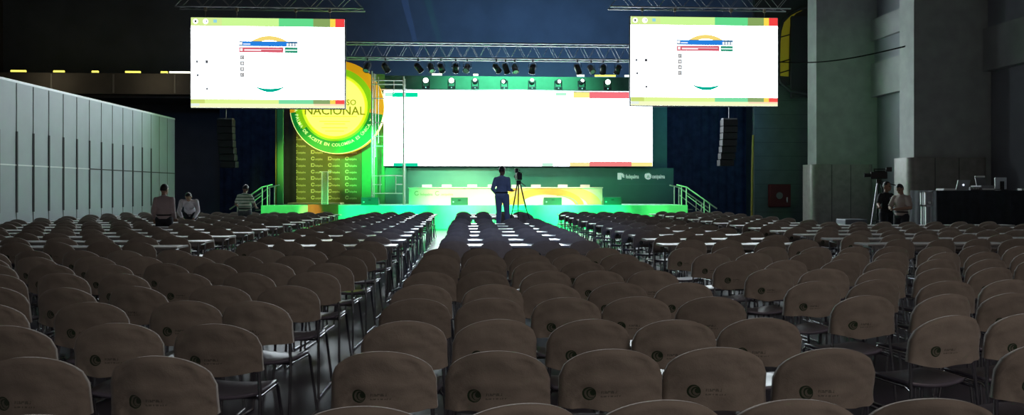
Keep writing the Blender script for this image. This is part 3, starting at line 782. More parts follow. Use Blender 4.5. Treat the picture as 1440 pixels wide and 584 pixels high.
# camera platform with operator and tripod camera
PLX, PLY, PLH = .87, 20.9, .44
pf = thing('camera_platform', 'low black platform in the central block under the camera operator', 'platform', (0, 0, 0))
part(MB().box(-.35, 1.75, 19.75, 22.0, PLH-.06, PLH, M_black), 'deck', pf)
for x in (-.3, 1.7):
    for y in (19.8, 21.95): part(MB().box(x-.03, x+.03, y-.03, y+.03, 0, PLH-.06, M_steel), 'leg', pf)
part(MB().box(-.34, 1.74, 19.76, 19.78, 0.02, PLH-.06, M_blackcloth), 'skirt', pf)
M_sil = mat('hazed_clothes', (.22, .29, .46), .85, var=.15)  # dark shirt and trousers; the blue haze veil is mixed into their colour
person('person in dark clothes behind the tripod camera, facing the stage', (PLX, 21.0, PLH), -.32,
       dict(elR=(.21, -.04, 1.11), wrR=(.225, .20, 1.08), elL=(-.235, -.08, 1.12), wrL=(-.165, .09, .965), look=(.25, 1, -.1), hipR=(.10, 0, .91), knR=(.14, .02, .5), anR=(.15, -.02, .09), knL=(-.09, .03, .5), anL=(-.11, -.01, .09)),
       M_sil, mat('hazed_trousers', (.18, .24, .40), .85), SKd, HR, 1.78, 1.03, True)
def tripod_camera(label, loc, rz, H, feet, name='tripod_camera'):
    t = thing(name, label, 'video camera', loc, rz)
    top = Vector((0, 0, H))
    for f in feet:
        f = Vector(f); mid = f.lerp(top, .5)
        l = MB().tube([f, mid], .013, M_black, 8).tube([mid, top+Vector((f.x, f.y, 0))*.12], .019, M_black, 8); part(l, 'leg', t)
    c = MB()
    ps = [Vector(f).lerp(top, .42) for f in feet]
    for a, b in zip(ps, ps[1:]+ps[:1]): c.tube([a, (a+b)/3+Vector((0, 0, (a.z+b.z)/6)), b], .008, M_black, 6) if False else c.tube([a, b], .008, M_black, 6)
    part(c, 'spreader', t)
    part(MB().box(-.06, .06, -.06, .06, H-.02, H+.10, M_black, .01), 'fluid_head', t)
    part(MB().tube([(.05, -.02, H+.05), (.12, -.42, H-.06)], .012, M_black, 8), 'pan_handle', t)
    b = MB().box(-.07, .07, -.20, .20, H+.11, H+.30, M_black, .02); bo = part(b, 'camera_body', t)
    part(MB().tube([(0, .20, H+.21), (0, .34, H+.21), (0, .36, H+.21)], [.05, .055, .07], M_black, 14), 'lens', t)
    part(MB().box(-.03, .03, -.15, .12, H+.30, H+.33, M_black).box(-.02, .02, .1, .13, H+.30, H+.36, M_black).tube([(0, -.16, H+.37), (0, .13, H+.37)], .018, M_black, 8), 'top_handle', t)
    v = MB().box(-.14, -.05, -.30, -.16, H+.30, H+.42, M_black, .01); part(v, 'viewfinder', t)
    return t
M_black2 = M_black
tripod_camera('video camera on a black tripod before the stage beside its operator', (1.33, 21.05, PLH), .1, 1.28, [(-.28, .1, 0), (.36, -.25, 0), (.05, .42, 0)])

# two crew members at the right
M_bt = mat('black_tshirt', (.015, .015, .02), .85, var=.2)
pA = P(1246, 300, 19.2); pB = P(1267, 300, 19.0)
t = person('person in black T-shirt with small chest emblem, arm held out, by the pillar', (pA.x, 19.2, 0), PI+.35,
       dict(elR=(.30, .03, 1.16), wrR=(.45, .20, 1.10), elL=(-.26, .03, 1.14), wrL=(-.14, .20, 1.08), look=(-.1, 1, .0)),
       M_bt, DK, SK, HR, 1.78, 1.12)
part(MB().ring(0, 1.30, .142, .018, .04, 0, 2*PI, mat('chest_print', (.35, .35, .38), .7), 16), 'chest_emblem', t)
person('person in pale top looking down beside the one in black', (pB.x-.28, 18.5, 0), PI/2+.55,
       dict(elR=(.26, .06, 1.13), wrR=(.10, .30, 1.10), elL=(-.26, .06, 1.13), wrL=(-.06, .32, 1.10), head=(0, .07, 1.60), look=(0, .8, -.6)),
       mat('pale_top', (.42, .36, .33), .8, var=.1), DK, SK, HR, 1.72, 1.0)
tp = tripod_camera('video camera on silver tripod beside the two people at right', (P(1236, 0, 19.9).x, 19.9, 0), 1.15, 1.74, [tuple(Matrix.Rotation(-1.15, 3, 'Z') @ Vector(v)) for v in ((-.45, -.2, 0), (.3, -.3, 0), (.1, .4, 0))], 'tripod_camera')
for ch in KIDS[tp]:
    if ch.name.startswith('leg'): ch.data.materials[0] = M_alu; ch['label'] = 'silver tripod leg'; break
A = P(1189, 314, 18.7); B = P(1220, 308, 18.7)
gc = thing('equipment_case', 'flat grey-blue equipment case lying left of the two people', 'case', (A.x, 18.7, 0)); w = B.x-A.x
part(MB().box(0, w, 0, .5, 0.02, .82, mat('case_blue', (.16, .19, .23), .5), .02), 'body', gc)
part(MB().box(-.005, w+.005, -.006, .506, .66, .69, M_alu), 'edge_trim', gc)
part(MB().box(w*.4, w*.6, -.03, 0, .5, .56, M_chrome), 'handle', gc)

# draped control desk
DY = 19.0
A = P(1318, 268, DY); DXR = XR-.3; DH = A.z
ds = thing('control_desk', 'tall control desk wrapped in black cloth at right', 'desk', (A.x, DY, 0))
W = DXR-A.x
part(MB().box(0, W, 0, 1.2, DH-.03, DH, M_blackcloth, .008), 'top', ds)
sk = MB(); n = 70; vs = []; fs = []
path = [(0, 1.2), (0, 0), (W, 0)]
pts = []
for (p, q, k) in ((path[0], path[1], 20), (path[1], path[2], 50)):
    for i in range(k): pts.append((p[0]+(q[0]-p[0])*i/k, p[1]+(q[1]-p[1])*i/k))
for i, (x, y) in enumerate(pts):
    d = .025*math.sin(i*1.3)+.015*math.sin(i*.47)
    vs += [(x, y, DH-.005), (x-(d+.02 if i < 20 else 0), y-(d+.02 if i >= 20 else 0), .01)]
sk.add(vs, [(2*i, 2*i+1, 2*i+3, 2*i+2) for i in range(len(pts)-1)], mat('desk_skirt', (.012, .016, .024), .8, var=.3), True)
part(sk, 'skirt', ds)
def desk_at(px): return P(px, 266, DY+.35)
M_silver = mat('silver_laptop', (.55, .57, .6), .35, .6)
def laptop(px, label, w=.36, h=.25, glow=True, rz=PI+.1):
    p = desk_at(px); t = thing('laptop', label, 'laptop', (p.x, p.y, DH), rz)
    part(MB().box(-w/2, w/2, -.12, .12, 0, .018, M_silver, .004), 'keyboard_base', t)
    b = MB(); b.add([(-w/2, .12, .018), (w/2, .12, .018), (w/2, .19, .018+h), (-w/2, .19, .018+h), (-w/2, .132, .018), (w/2, .132, .018), (w/2, .202, .018+h), (-w/2, .202, .018+h)],
                    [(0, 1, 2, 3), (7, 6, 5, 4), (0, 4, 5, 1), (2, 6, 7, 3), (1, 5, 6, 2), (0, 3, 7, 4)], M_silver)
    ld = part(b, 'lid', t)
    if glow: part(MB().sphere((0, .175, .018+h*.5), .028, emat('laptop_glow', (225, 235, 255), 1.2), 10, (1, .3, 1)), 'lid_logo', ld)
laptop(1348, 'open silver laptop with glowing lid emblem on the black desk')
p = desk_at(1331); t = thing('paper_stack', 'flat stack of pale papers at the left end of the black desk', 'papers', (p.x, p.y, DH), .1)
part(MB().box(-.2, .2, -.14, .14, 0, .03, M_white).box(-.18, .2, -.13, .15, .03, .05, M_white), 'sheets', t)
p = desk_at(1367); t = thing('audio_mixer', 'small dark mixer between the silver laptop and the printer', 'mixer', (p.x, p.y, DH), 0)
part(MB().box(-.14, .14, -.15, .15, 0, .09, mat('mixer_dark', (.08, .08, .09), .5), .01), 'case', t)
m = MB()
for i in range(6): m.box(-.11+i*.044-.008, -.11+i*.044+.008, -.155, -.15, .03, .07, M_white)
part(m, 'fader', t)
p = desk_at(1382); t = thing('printer', 'dark printer with raised paper tray on the black desk', 'printer', (p.x, p.y, DH), .05)
part(MB().box(-.19, .17, -.2, .2, 0, .13, mat('printer_grey', (.2, .2, .22), .5), .015), 'body', t)
part(MB().box(-.17, .15, -.22, -.02, .02, .05, M_white), 'paper', t)
part(MB().add([(-.13, .05, .13), (.15, .05, .13), (.18, .16, .36), (-.10, .16, .36), (-.13, .07, .13), (.15, .07, .13), (.18, .18, .36), (-.10, .18, .36)], [(0, 1, 2, 3), (7, 6, 5, 4), (2, 6, 7, 3), (0, 3, 7, 4), (1, 5, 6, 2), (0, 4, 5, 1)], mat('printer_tray', (.1, .1, .11), .4)), 'tray', t)
part(MB().box(-.10, .18, .15, .17, .345, .385, M_white), 'tray_edge', t)
p = desk_at(1407.5); t = thing('monitor', 'silver-backed monitor on the black desk, near the right edge', 'monitor', (p.x, p.y, DH), .05)
part(MB().box(-.16, .17, 0, .03, .03, .34, M_silver, .01), 'screen_back', t)
part(MB().box(-.02, .08, -.02, 0, 0, .24, M_black), 'stand', t); part(MB().box(-.1, .14, -.09, .09, 0, .015, M_black), 'foot', t)
p = desk_at(1437); t = thing('desk_phone', 'small pale box at the right end of the black desk', 'box', (p.x, p.y, DH), 0)
part(MB().box(-.07, .09, -.08, .08, 0, .05, M_white, .008), 'case', t)
# stacked flight cases left of the desk
M_case = mat('case_panel', (.28, .30, .33), .5, var=.1)
zlo = P(1303, 289.5, DY-.2).z
for (z0, z1, x0, x1, lb) in ((0, zlo, 1302, 1310, 'lower upright silver-edged flight case beside the black desk'), (zlo, P(1303, 269.5, DY-.2).z, 1301, 1312, 'upper silver-edged flight case beside the black desk')):
    A = P(x0, 266, DY-.2); B = P(x1, 266, DY-.2); w = B.x-A.x
    t = thing('flight_case', lb, 'case', (A.x, DY-.2, z0)); H = z1-z0
    part(MB().box(.012, w-.012, .012, .208, .012, H-.012, M_case), 'panel', t)
    e = MB()
    for x in (0, w-.03):
        for y in (0, .19): e.box(x, x+.03, y, y+.03, 0, H, M_alu)
    for z in (0, H-.03):
        for y in (0, .19): e.box(0, w, y, y+.03, z, z+.03, M_alu)
    part(e, 'edge_profile', t)
    part(MB().box(w*.3, w*.7, -.008, .006, H*.12, H*.12+.06, M_chrome), 'latch', t)

# ------------------------------------------------------------------ chairs
def cover_material():
    m = bpy.data.materials.new('taupe_chair_cloth'); m.use_nodes = True; nt = m.node_tree; b = nt.nodes['Principled BSDF']
    N = nt.nodes.new; L = nt.links.new
    b.inputs['Roughness'].default_value = .9; b.inputs['Specular IOR Level'].default_value = .15
    b.inputs['Sheen Weight'].default_value = .7; b.inputs['Sheen Roughness'].default_value = .4
    tc = N('ShaderNodeTexCoord'); sx = N('ShaderNodeSeparateXYZ'); L(tc.outputs['Object'], sx.inputs[0])
    def mth(op, a, c=None):
        n = N('ShaderNodeMath'); n.operation = op
        for i, q in enumerate((a, c)):
            if q is None: continue
            if isinstance(q, (int, float)): n.inputs[i].default_value = q
            else: L(q, n.inputs[i])
        return n.outputs[0]
    def disc(cx, cz, r):
        dx = mth('SUBTRACT', sx.outputs[0], cx); dz = mth('SUBTRACT', sx.outputs[2], cz)
        d = mth('SQRT', mth('ADD', mth('MULTIPLY', dx, dx), mth('MULTIPLY', dz, dz)))
        return mth('LESS_THAN', d, r)
    CX, CZ = -.105, .655
    big = disc(CX, CZ, .031); cut = disc(CX+.008, CZ, .023); leaf = disc(CX+.011, CZ-.001, .017)
    cres = mth('MULTIPLY', disc(CX+.004, CZ, .0255), mth('SUBTRACT', 1, disc(CX+.0095, CZ+.001, .0215)))
    ln = mth('MULTIPLY', leaf, mth('SUBTRACT', 1, disc(CX+.017, CZ+.004, .013)))
    emb = mth('MULTIPLY', big, mth('SUBTRACT', 1, mth('MULTIPLY', mth('MAXIMUM', cres, ln), .45)))
    # faint lettering: two broken lines right of the badge
    nz = N('ShaderNodeTexNoise'); nz.inputs['Scale'].default_value = 1; nz.inputs['Detail'].default_value = 0
    mp = N('ShaderNodeMapping'); mp.inputs['Scale'].default_value = (170, 1, 60); L(tc.outputs['Object'], mp.inputs[0]); L(mp.outputs[0], nz.inputs['Vector'])
    def line(x0, x1, z0, z1, thr):
        f = mth('MULTIPLY', mth('GREATER_THAN', sx.outputs[0], x0), mth('LESS_THAN', sx.outputs[0], x1))
        f = mth('MULTIPLY', f, mth('MULTIPLY', mth('GREATER_THAN', sx.outputs[2], z0), mth('LESS_THAN', sx.outputs[2], z1)))
        return mth('MULTIPLY', f, mth('GREATER_THAN', nz.outputs['Fac'], thr))
    txt = mth('MAXIMUM', line(-.055, .02, .655, .668, .46), line(-.055, .045, .638, .645, .5))
    back = mth('LESS_THAN', sx.outputs[1], -.205)
    emb = mth('MULTIPLY', emb, back); txt = mth('MULTIPLY', mth('MULTIPLY', txt, back), .55)
    n = N('ShaderNodeTexNoise'); n.inputs['Scale'].default_value = 9; n.inputs['Detail'].default_value = 6; L(tc.outputs['Object'], n.inputs['Vector'])
    oi = N('ShaderNodeObjectInfo')
    r = N('ShaderNodeValToRGB'); r.color_ramp.elements[0].color = (.29, .252, .218, 1); r.color_ramp.elements[1].color = (.42, .37, .322, 1); L(n.outputs['Fac'], r.inputs['Fac'])
    hs = N('ShaderNodeHueSaturation'); L(r.outputs['Color'], hs.inputs['Color']); L(mth('ADD', mth('MULTIPLY', oi.outputs['Random'], .3), .85), hs.inputs['Value'])
    mx = N('ShaderNodeMix'); mx.data_type = 'RGBA'; L(emb, mx.inputs[0]); L(hs.outputs[0], mx.inputs[6]); mx.inputs[7].default_value = (.035, .06, .035, 1)
    m2 = N('ShaderNodeMix'); m2.data_type = 'RGBA'; L(txt, m2.inputs[0]); L(mx.outputs[2], m2.inputs[6]); m2.inputs[7].default_value = (.05, .06, .05, 1)
    L(m2.outputs[2], b.inputs['Base Color'])
    w = N('ShaderNodeTexNoise'); w.inputs['Scale'].default_value = 160; L(tc.outputs['Object'], w.inputs['Vector'])
    w2 = N('ShaderNodeTexNoise'); w2.inputs['Scale'].default_value = 11; w2.inputs['Detail'].default_value = 3; L(tc.outputs['Object'], w2.inputs['Vector'])
    bp = N('ShaderNodeBump'); bp.inputs['Strength'].default_value = .22; bp.inputs['Distance'].default_value = .03
    L(mth('ADD', mth('MULTIPLY', w.outputs['Fac'], .15), w2.outputs['Fac']), bp.inputs['Height']); L(bp.outputs['Normal'], b.inputs['Normal'])
    # thin cloth lets a little of the stage light through
    tl = N('ShaderNodeBsdfTranslucent'); L(m2.outputs[2], tl.inputs['Color']); ms_ = N('ShaderNodeMixShader'); ms_.inputs[0].default_value = .05
    out = nt.nodes['Material Output']; L(b.outputs[0], ms_.inputs[1]); L(tl.outputs[0], ms_.inputs[2]); L(ms_.outputs[0], out.inputs[0])
    return m
M_cover = cover_material()
M_seat = mat('seat_plastic', (.17, .16, .21), .3, var=.05)

def cover_mesh(seed, nu=22, nv=10):
    rnd = random.Random(seed); mb = MB(); HWID = .237
    ph = [rnd.uniform(0, 6) for _ in range(6)]; sag = rnd.uniform(.012, .03); skew = rnd.uniform(-.012, .012); sh = rnd.uniform(1.9, 2.05)
    fold = [rnd.uniform(.009, .019) for _ in range(3)]
    def pt(u, v, side):
        x = HWID*u
        edge = max(0, 1-abs(u)**2.05)**(1/sh*1.05)
        zt = .725+.135*edge+skew*u
        zb = .588-sag*(1-u*u)+.006*math.sin(5*u+ph[0])+skew*.6*u
        z = zb+(zt-zb)*v
        bow = -.045*(1-u*u)                                         # the back is bowed away from the sitter
        lean = -.16*(z-.45)
        rim = min(1, (1-abs(u))*7+.12)*min(1, (1-v)*8*(.3+.7*edge)+.12)
        th = max(.015, .020*math.sqrt(max(0, min(1, rim))))
        if v > .999 and side > 0: z -= .0025
        w = 0
        if side < 0:
            dxl = math.hypot((u+1)*.237, z-.70); dxr = math.hypot((1-u)*.237, z-.70)
            al = math.atan2(z-.70, (u+1)*.237+.001); ar = math.atan2(z-.70, (1-u)*.237+.001)
            w = fold[0]*math.sin(11*al+ph[1])*math.exp(-dxl*7)*min(1, dxl*12)+fold[1]*math.sin(13*ar+ph[2])*math.exp(-dxr*6)*min(1, dxr*12)
            w += .0035*math.sin(9*u+4*v+ph[3])*(1-v)+.003*mnoise.noise(Vector((u*3+ph[4], v*2, seed)))
        flare = .012*(1-v)**3
        return (x+flare*.3*u, -.185+lean+bow+side*(th+(flare if side < 0 else 0))+w, z)
    for side in (-1, 1):
        vs = [pt(-1+2*i/nu, j/nv, side) for i in range(nu+1) for j in range(nv+1)]
        fs = []
        for i in range(nu):
            for j in range(nv):
                q = (i*(nv+1)+j, (i+1)*(nv+1)+j, (i+1)*(nv+1)+j+1, i*(nv+1)+j+1)
                fs.append(q if side < 0 else q[::-1])
        mb.add(vs, fs, M_cover, True)
    # close sides and top
    for edge in ('l', 'r', 't'):
        vs = []
        if edge == 't': seq = [(-1+2*i/nu, 1) for i in range(nu+1)]
        else: seq = [((-1 if edge == 'l' else 1), j/nv) for j in range(nv+1)]
        for u, v in seq: vs += [pt(u, v, -1), pt(u, v, 1)]
        fs = [(2*i, 2*i+2, 2*i+3, 2*i+1) for i in range(len(seq)-1)]
        if edge == 'l': fs = [f[::-1] for f in fs]
        if edge == 't': pass
        mb.add(vs, fs, M_cover, True)
    me = mb.mesh('cover')
    bm = bmesh.new(); bm.from_mesh(me); bmesh.ops.remove_doubles(bm, verts=bm.verts, dist=.0004); bmesh.ops.recalc_face_normals(bm, faces=bm.faces[:])
    for f in bm.faces: f.smooth = True
    bm.to_mesh(me); bm.free()
    return me
def seat_mb():
    mb = MB(); n = 10; vs = []; fs = []
    for i in range(n+1):
        u = -1+2*i/n
        for j in range(n+1):
            v = -1+2*j/n
            x = .215*u*math.sqrt(1-.22*v*v); y = .205*v*math.sqrt(1-.22*u*u)+.0
            z = .445+.018*u*u-.02*max(0, v)**3-.012*(1-v*v)*(1-u*u)
            vs.append((x, y, z))
    k = len(vs); vs += [(x*.97, y*.97, z-.022) for x, y, z in vs]
    for i in range(n):
        for j in range(n):
            a = i*(n+1)+j; b = (i+1)*(n+1)+j
            fs += [(a, b, b+1, a+1), (k+a, k+a+1, k+b+1, k+b)]
    rim = [i*(n+1) for i in range(n+1)]+[n*(n+1)+j for j in range(1, n+1)]+[i*(n+1)+n for i in range(n-1, -1, -1)]+[j for j in range(n-1, 0, -1)]
    for a, b in zip(rim, rim[1:]+rim[:1]): fs.append((b, a, k+a, k+b))
    return mb.add(vs, fs, M_seat, True)
covers = [cover_mesh(s) for s in range(6)]
covers_lo = [cover_mesh(s+10, 14, 6) for s in range(3)]
seat_me = seat_mb().mesh('seat')
def rleg(s): return MB().tube([(s*.237, -.27, .012), (s*.237, -.27, .03), (s*.226, -.222, .45), (s*.214, -.206, .60), (s*.210, -.212, .64)], .0105, M_chrome, 8)
def fleg(s): return MB().tube([(s*.237, .20, .012), (s*.237, .205, .03), (s*.20, .165, .41), (s*.195, .14, .43)], .0105, M_chrome, 8)
def runner(s): return MB().tube([(s*.237, -.27, .0115), (s*.237, .20, .0115)], .0105, M_chrome, 8)
def srail():
    m = MB()
    for s in (-1, 1): m.tube([(s*.226, -.223, .42), (s*.195, -.15, .428), (s*.195, .16, .424)], .009, M_chrome, 8)
    m.tube([(-.2, .14, .418), (.2, .14, .418)], .008, M_steel, 8).tube([(-.2, -.12, .418), (.2, -.12, .418)], .008, M_steel, 8)
    return m
leg_me = [f(s).mesh('leg') for f in (rleg, fleg) for s in (-1, 1)]
run_me = [runner(s).mesh('runner') for s in (-1, 1)]
rail_me = srail().mesh('seat_rail')
fm = MB()
for s in (-1, 1):
    for g in (rleg(s), fleg(s), runner(s)):
        fm.add(g.v, g.f, M_chrome, True)
g = srail(); fm.add(g.v, g.f, M_chrome, True)
frame_me = fm.mesh('frame')
def link(name, me, parent):
    o = bpy.data.objects.new(name, me); col.objects.link(o); o.parent = parent; return o

PEOPLE = []     # (x, y, r) keep-out discs, filled before placing
PEOPLE += [(-6.88, 17.70, .40), (-7.55, 21.15, .40), (-6.75, 23.45, .45)]
spots = []      # x, y, rz, label, group
FRONT = [2.62, 3.47, 4.27, 5.12, 5.90, 6.80, 7.68, 8.52, 9.42]
CEN = [-.37, .135, .645, 1.145, 1.655]
def J(s): return random.gauss(0, s)
for r, Y in enumerate(FRONT):
    rn = ORD[r+1]
    for i, x in enumerate(CEN):
        dx = J(.012); spots.append((x+dx, Y+J(.015), J(.05)-.03*(i-1.5)*.4, 'taupe cloth-covered chair in %s row from camera, central block, %s from left' % (rn, ORD[i+1]), 'chairs in the front rows, central block'))
    for i in range(18):
        x = -1.36-.535*i+J(.018)
        if x < -10.7: break
        spots.append((x, Y-.03+J(.03), J(.06)-.10, 'taupe cloth-covered chair in %s row from camera, left block, %s from the aisle' % (rn, ORD[i+1]), 'chairs in the front rows, left block'))
    for i in range(20):
        x = 2.68+.535*i+J(.018)
        if x > 12.4: break
        spots.append((x, Y+.02+J(.03), J(.06)+.10, 'taupe cloth-covered chair in %s row from camera, right block, %s from the aisle' % (rn, ORD[i+1]), 'chairs in the front rows, right block'))
TABLES = []     # x0, x1, y, label
NT = 13
LT = [(-3.30, -1.07), (-6.42, -4.18), (-8.72, -6.50), (-11.0, -8.80)]
RT = [(2.88, 5.12), (6.0, 8.24), (8.34, 10.56), (10.66, 12.5)]
for k in range(NT):
    ny = 11.25+1.15*k; cyy = ny-.46; rn = ORD[k+1]
    for j, (a, b) in enumerate(LT):
        TABLES.append((a, b, ny, 'white-topped narrow table in %s table row, left block, %s from the aisle' % (rn, ORD[j+1]), 'narrow tables, left block'))
        for q in range(4):
            x = b-.30-q*(b-a-.58)/3
            spots.append((x+J(.03), cyy+J(.03), J(.07)-.06, 'cloth-covered chair at %s table row, left block, %s from the aisle' % (rn, ORD[j*4+q+1]), 'chairs at the tables, left block'))
    for j, (a, b) in enumerate(RT):
        if b > 9.6 and ny > 17.3: continue
        TABLES.append((a, b, ny, 'white-topped narrow table in %s table row, right block, %s from the aisle' % (rn, ORD[j+1]), 'narrow tables, right block'))
        nq = 4 if j < 3 else 3
        for q in range(nq):
            x = a+.20+q*(b-a-.50)/(nq-1)
            spots.append((x+J(.03), cyy+J(.03), J(.07)+.06, 'cloth-covered chair at %s table row, right block, %s from the aisle' % (rn, ORD[j*4+q+1]), 'chairs at the tables, right block'))
    if k not in (7, 8, 9): TABLES.append((-.40, 1.76, ny, 'white-topped narrow table in %s table row, central block' % rn, 'narrow tables, central block'))
    if k not in (8, 9):
        for q, x in enumerate((-.22, .38, 1.04, 1.63)):
            spots.append((x+J(.03), cyy+J(.03), J(.06), 'cloth-covered chair at %s table row, central block, %s from left' % (rn, ORD[q+1]), 'chairs at the tables, central block'))
vis = []
for sp in spots:
    x, y = sp[0], sp[1]
    if any(math.hypot(x-a, y-.1-b) < r for a, b, r in PEOPLE): continue
    if x > 9.6 and y > 17.5 : continue
    if x > 12.0 and y > 15.5: continue
    px, py, zc = proj(x, y-.25, .8)
    if zc < 2.0 or px < -.3*F/zc-10 or px > 1440+.3*F/zc+10: continue
    vis.append((zc, sp))
vis.sort(key=lambda t: t[0])
KEEP = 300
rest = MB(); lo_seat = MB().box(-.2, .2, -.2, .2, .42, .45, M_seat)
lom = cover_mesh(30, 12, 5)
lo_v = [v.co.copy() for v in lom.vertices]; lo_f = [tuple(p.vertices) for p in lom.polygons]
for i, (zc, (x, y, rz, label, group)) in enumerate(vis):
    # the bowed back sits at y-.25, so the seat centre is ahead of the measured back
    loc = (x, y+.25, 0)
    if i < KEEP:
        t = thing('covered_chair', label, 'chair', loc, rz, group)
        link('cover', (covers if zc < 8 else covers_lo)[random.randrange(6 if zc < 8 else 3)], t)
        link('seat', seat_me, t)
        if zc < 9.2:
            for me in leg_me: link('leg', me, t)
            for me in run_me: link('runner', me, t)
            link('seat_rail', rail_me, t)
        else: link('frame', frame_me, t)
    else:
        T = Matrix.Translation(loc) @ Matrix.Rotation(rz, 4, 'Z')
        rest.add([T @ v for v in lo_v], lo_f, M_cover_far if False else M_cover, True)
        rest.add([T @ Vector(v) for v in lo_seat.v], lo_seat.f, M_seat)
        for s in (-1, 1):
            rest.tube([T @ Vector((s*.237, .2, 0)), T @ Vector((s*.2, .16, .42))], .011, M_chrome, 5)
            rest.tube([T @ Vector((s*.237, -.27, 0)), T @ Vector((s*.23, -.235, .62))], .011, M_chrome, 5)
            rest.tube([T @ Vector((s*.237, -.27, .012)), T @ Vector((s*.237, .2, .012))], .011, M_chrome, 5)
print('CHAIRS', len(vis), 'last zc', vis[min(KEEP, len(vis))-1][0])
tag(rest.build('distant_covered_chairs'), 'far rows of cloth-covered chairs at the tables nearest the stage', 'chairs', None, 'stuff')

# ------------------------------------------------------------------ tables
M_lam = mat('white_laminate', (.88, .88, .88), .3, var=.03)
M_lamedge = mat('table_edge', (.30, .29, .29), .5)
def table_meshes(L):
    t = MB().box(-L/2, L/2, 0, .42, .725, .75, M_lam)
    t.box(-L/2-.004, L/2+.004, -.004, .424, .722, .7455, M_lamedge)
    t.box(-L/2+.08, L/2-.08, .05, .06, .67, .723, M_lamedge)
    def lf(s):
        x = s*(L/2-.12); m = MB()
        for yy in (.06, .36): m.tube([(x, yy, .02), (x, yy, .722)], .016, M_steel, 8)
        m.tube([(x, .02, .016), (x, .40, .016)], .016, M_steel, 8).tube([(x, .06, .69), (x, .36, .69)], .014, M_steel, 8)
        m.tube([(x, .21, .69), (x-s*.3, .21, .715)], .01, M_chrome, 6)
        return m
    return t.mesh('tabletop'), lf(-1).mesh('leg_frame'), lf(1).mesh('leg_frame')
cache = {}
nt_ = 0
for (a, b, y, label, group) in TABLES:
    c = [proj(x, y, .75) for x in (a, b)]
    if c[1][0] < -5 or c[0][0] > 1445: continue
    L = round(b-a, 2)
    if L not in cache: cache[L] = table_meshes(L)
    t = thing('narrow_table', label, 'table', ((a+b)/2+J(.015), y+J(.02), 0), J(.006), group); nt_ += 1
    link('tabletop', cache[L][0], t); link('leg_frame', cache[L][1], t); link('leg_frame', cache[L][2], t)
print('TABLES', nt_)

# ------------------------------------------------------------------ lights
def lamp(kind, name, loc, target, energy, color, **kw):
    l = bpy.data.lights.new(name, kind); l.energy = energy; l.color = color
    for k, v in kw.items(): setattr(l, k, v)
    o = bpy.data.objects.new(name, l); col.objects.link(o); o.location = loc
    if target is not None: o.rotation_euler = (Vector(target)-Vector(loc)).to_track_quat('-Z', 'Y').to_euler()
    return o
GREEN = (.02, 1, .35)
for x, e, c in ((-7.4, 19000, (.14, 1, .22)), (-5.4, 16000, (.05, 1, .28)), (-3.4, 12000, (.01, 1, .28)), (-1.4, 11000, (.01, 1, .28)), (.6, 11000, (.01, 1, .28)), (2.6, 12000, (.01, 1, .28)), (4.6, 13500, (.01, 1, .26)), (6.6, 18000, (.07, 1, .25)), (8.4, 19000, (.18, 1, .26))):
    lamp('SPOT', 'green_stage_spot', (x, 27.2, 7.4) if -4 < x < 5 else (x, 28.75, 6.6), (x, 30.4, .35), e*(1 if -4 < x < 5 else .17), c, spot_size=.52, spot_blend=.55, shadow_soft_size=.12)
lamp('SPOT', 'green_panel_spill', (-8.2, 26.0, 6.5), (-11.2, 28.6, 2.0), 220, (.3, 1, .25), spot_size=.9, spot_blend=1, shadow_soft_size=.3)
lamp('SPOT', 'blue_haze_fill', (.6, -2.5, 8), (.6, 16.5, .8), 3200, (.33, .50, 1), spot_size=.36, spot_blend=1, shadow_soft_size=.4)  # added fill behind the camera, tints the central block in place of haze
for x in (-22, -16.5, -11.5, -7): lamp('POINT', 'gallery_fill', (x, 40.6, 7.3), None, 14, (1, .86, .6), shadow_soft_size=.4)  # points added to brighten the gallery beam, no fixtures there
lamp('SPOT', 'warm_table_spot', (.5, 27.8, 6.9), (.2, 31.9, 1.6), 5600, (1, .80, .42), spot_size=.75, spot_blend=.9, shadow_soft_size=.15)
lamp('SPOT', 'warm_table_spot', (2.6, 27.8, 6.9), (3.6, 31.9, 1.4), 4600, (1, .80, .45), spot_size=.6, spot_blend=.9, shadow_soft_size=.15)
lamp('SPOT', 'backdrop_wash', (-1, 30.4, 6.2), (-.5, 34, 2), 2500, (.36, 1, .65), spot_size=.95, spot_blend=.8, shadow_soft_size=.2)
lamp('SPOT', 'green_wall_spot', (-4.6, 28.6, 4.2), (-4.5, 34, 2.8), 2600, (.05, 1, .2), spot_size=.6, spot_blend=.8, shadow_soft_size=.15)
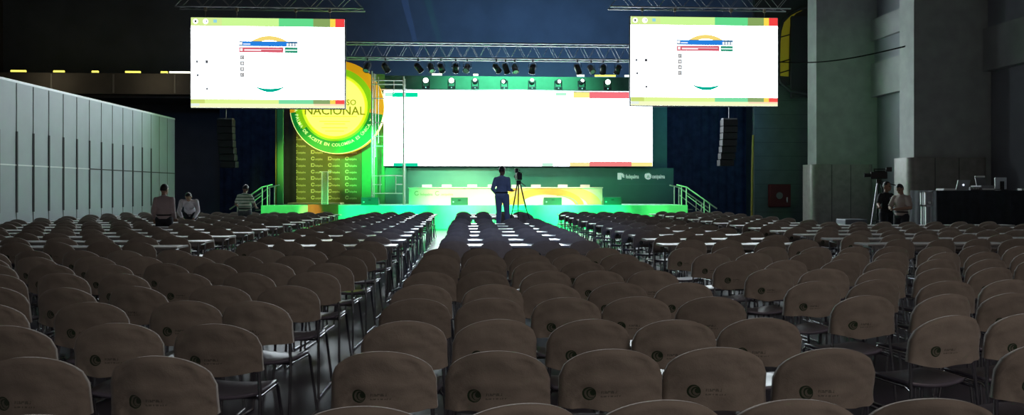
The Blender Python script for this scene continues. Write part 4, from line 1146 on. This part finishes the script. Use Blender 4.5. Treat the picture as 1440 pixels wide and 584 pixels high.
lamp('SPOT', 'yellow_wall_spot', (-6.4, 28.2, 3.4), (-6.9, 34, 2.4), 1100, (.72, 1, .2), spot_size=.7, spot_blend=.8, shadow_soft_size=.15)
lamp('SPOT', 'board_fill', (-6.4, 26.8, 4.5), (-6.25, 30.4, .6), 1500, (1, .36, .13), spot_size=.19, spot_blend=.4, shadow_soft_size=.1)  # extra spot added only to lift the orange board
lamp('SPOT', 'warm_glow_spot', (-1.4, 30.6, 5.6), (-1.1, 34.2, 2.1), 700, (1, .85, .45), spot_size=.75, spot_blend=1, shadow_soft_size=.2)
lamp('SPOT', 'header_wash', (2.0, 31.2, 9.2), (2.0, 34.6, 6.2), 3000, (.28, 1, .6), spot_size=1.7, spot_blend=.8, shadow_soft_size=.3)
lamp('SPOT', 'green_seat_spot', (9.0, 29.5, 7.5), (8.3, 24.3, .8), 700, (.1, 1, .15), spot_size=.22, spot_blend=.7, shadow_soft_size=.1)
lamp('SPOT', 'back_haze_fill', (4.0, 35.2, 7.5), (4.0, 46, 10.0), 2600, (.26, .55, 1), spot_size=2.3, spot_blend=1, shadow_soft_size=.5)  # added lamp, blue on the back wall stands in for haze
lamp('SPOT', 'green_pillar_wash', (9.5, 19.0, 6.0), (14, 28.2, 4.5), 240, (.22, 1, .25), spot_size=.8, spot_blend=.9, shadow_soft_size=.3)
lamp('SPOT', 'curtain_fill', (-9.8, 31, 8), (-10, 38, 2.5), 220, (.25, .5, 1), spot_size=2.0, spot_blend=1, shadow_soft_size=.3)  # added fill, replaces missing ambient on the left curtain
lamp('SPOT', 'curtain_fill', (10.4, 29.5, 8), (10.6, 36.6, 2.5), 420, (.2, .48, 1), spot_size=1.2, spot_blend=1, shadow_soft_size=.3)  # same added fill for the right curtain
lamp('AREA', 'warm_fill', (5.0, -3.0, 6.2), (.8, 7, .6), 185, (1, .85, .76), shape='RECTANGLE', size=9, size_y=3)  # unseen fill added behind the camera to lift the chair backs
w = bpy.data.worlds.new('hall_air'); scene.world = w; w.use_nodes = True
w.node_tree.nodes['Background'].inputs[0].default_value = (.01, .012, .016, 1); w.node_tree.nodes['Background'].inputs[1].default_value = .3
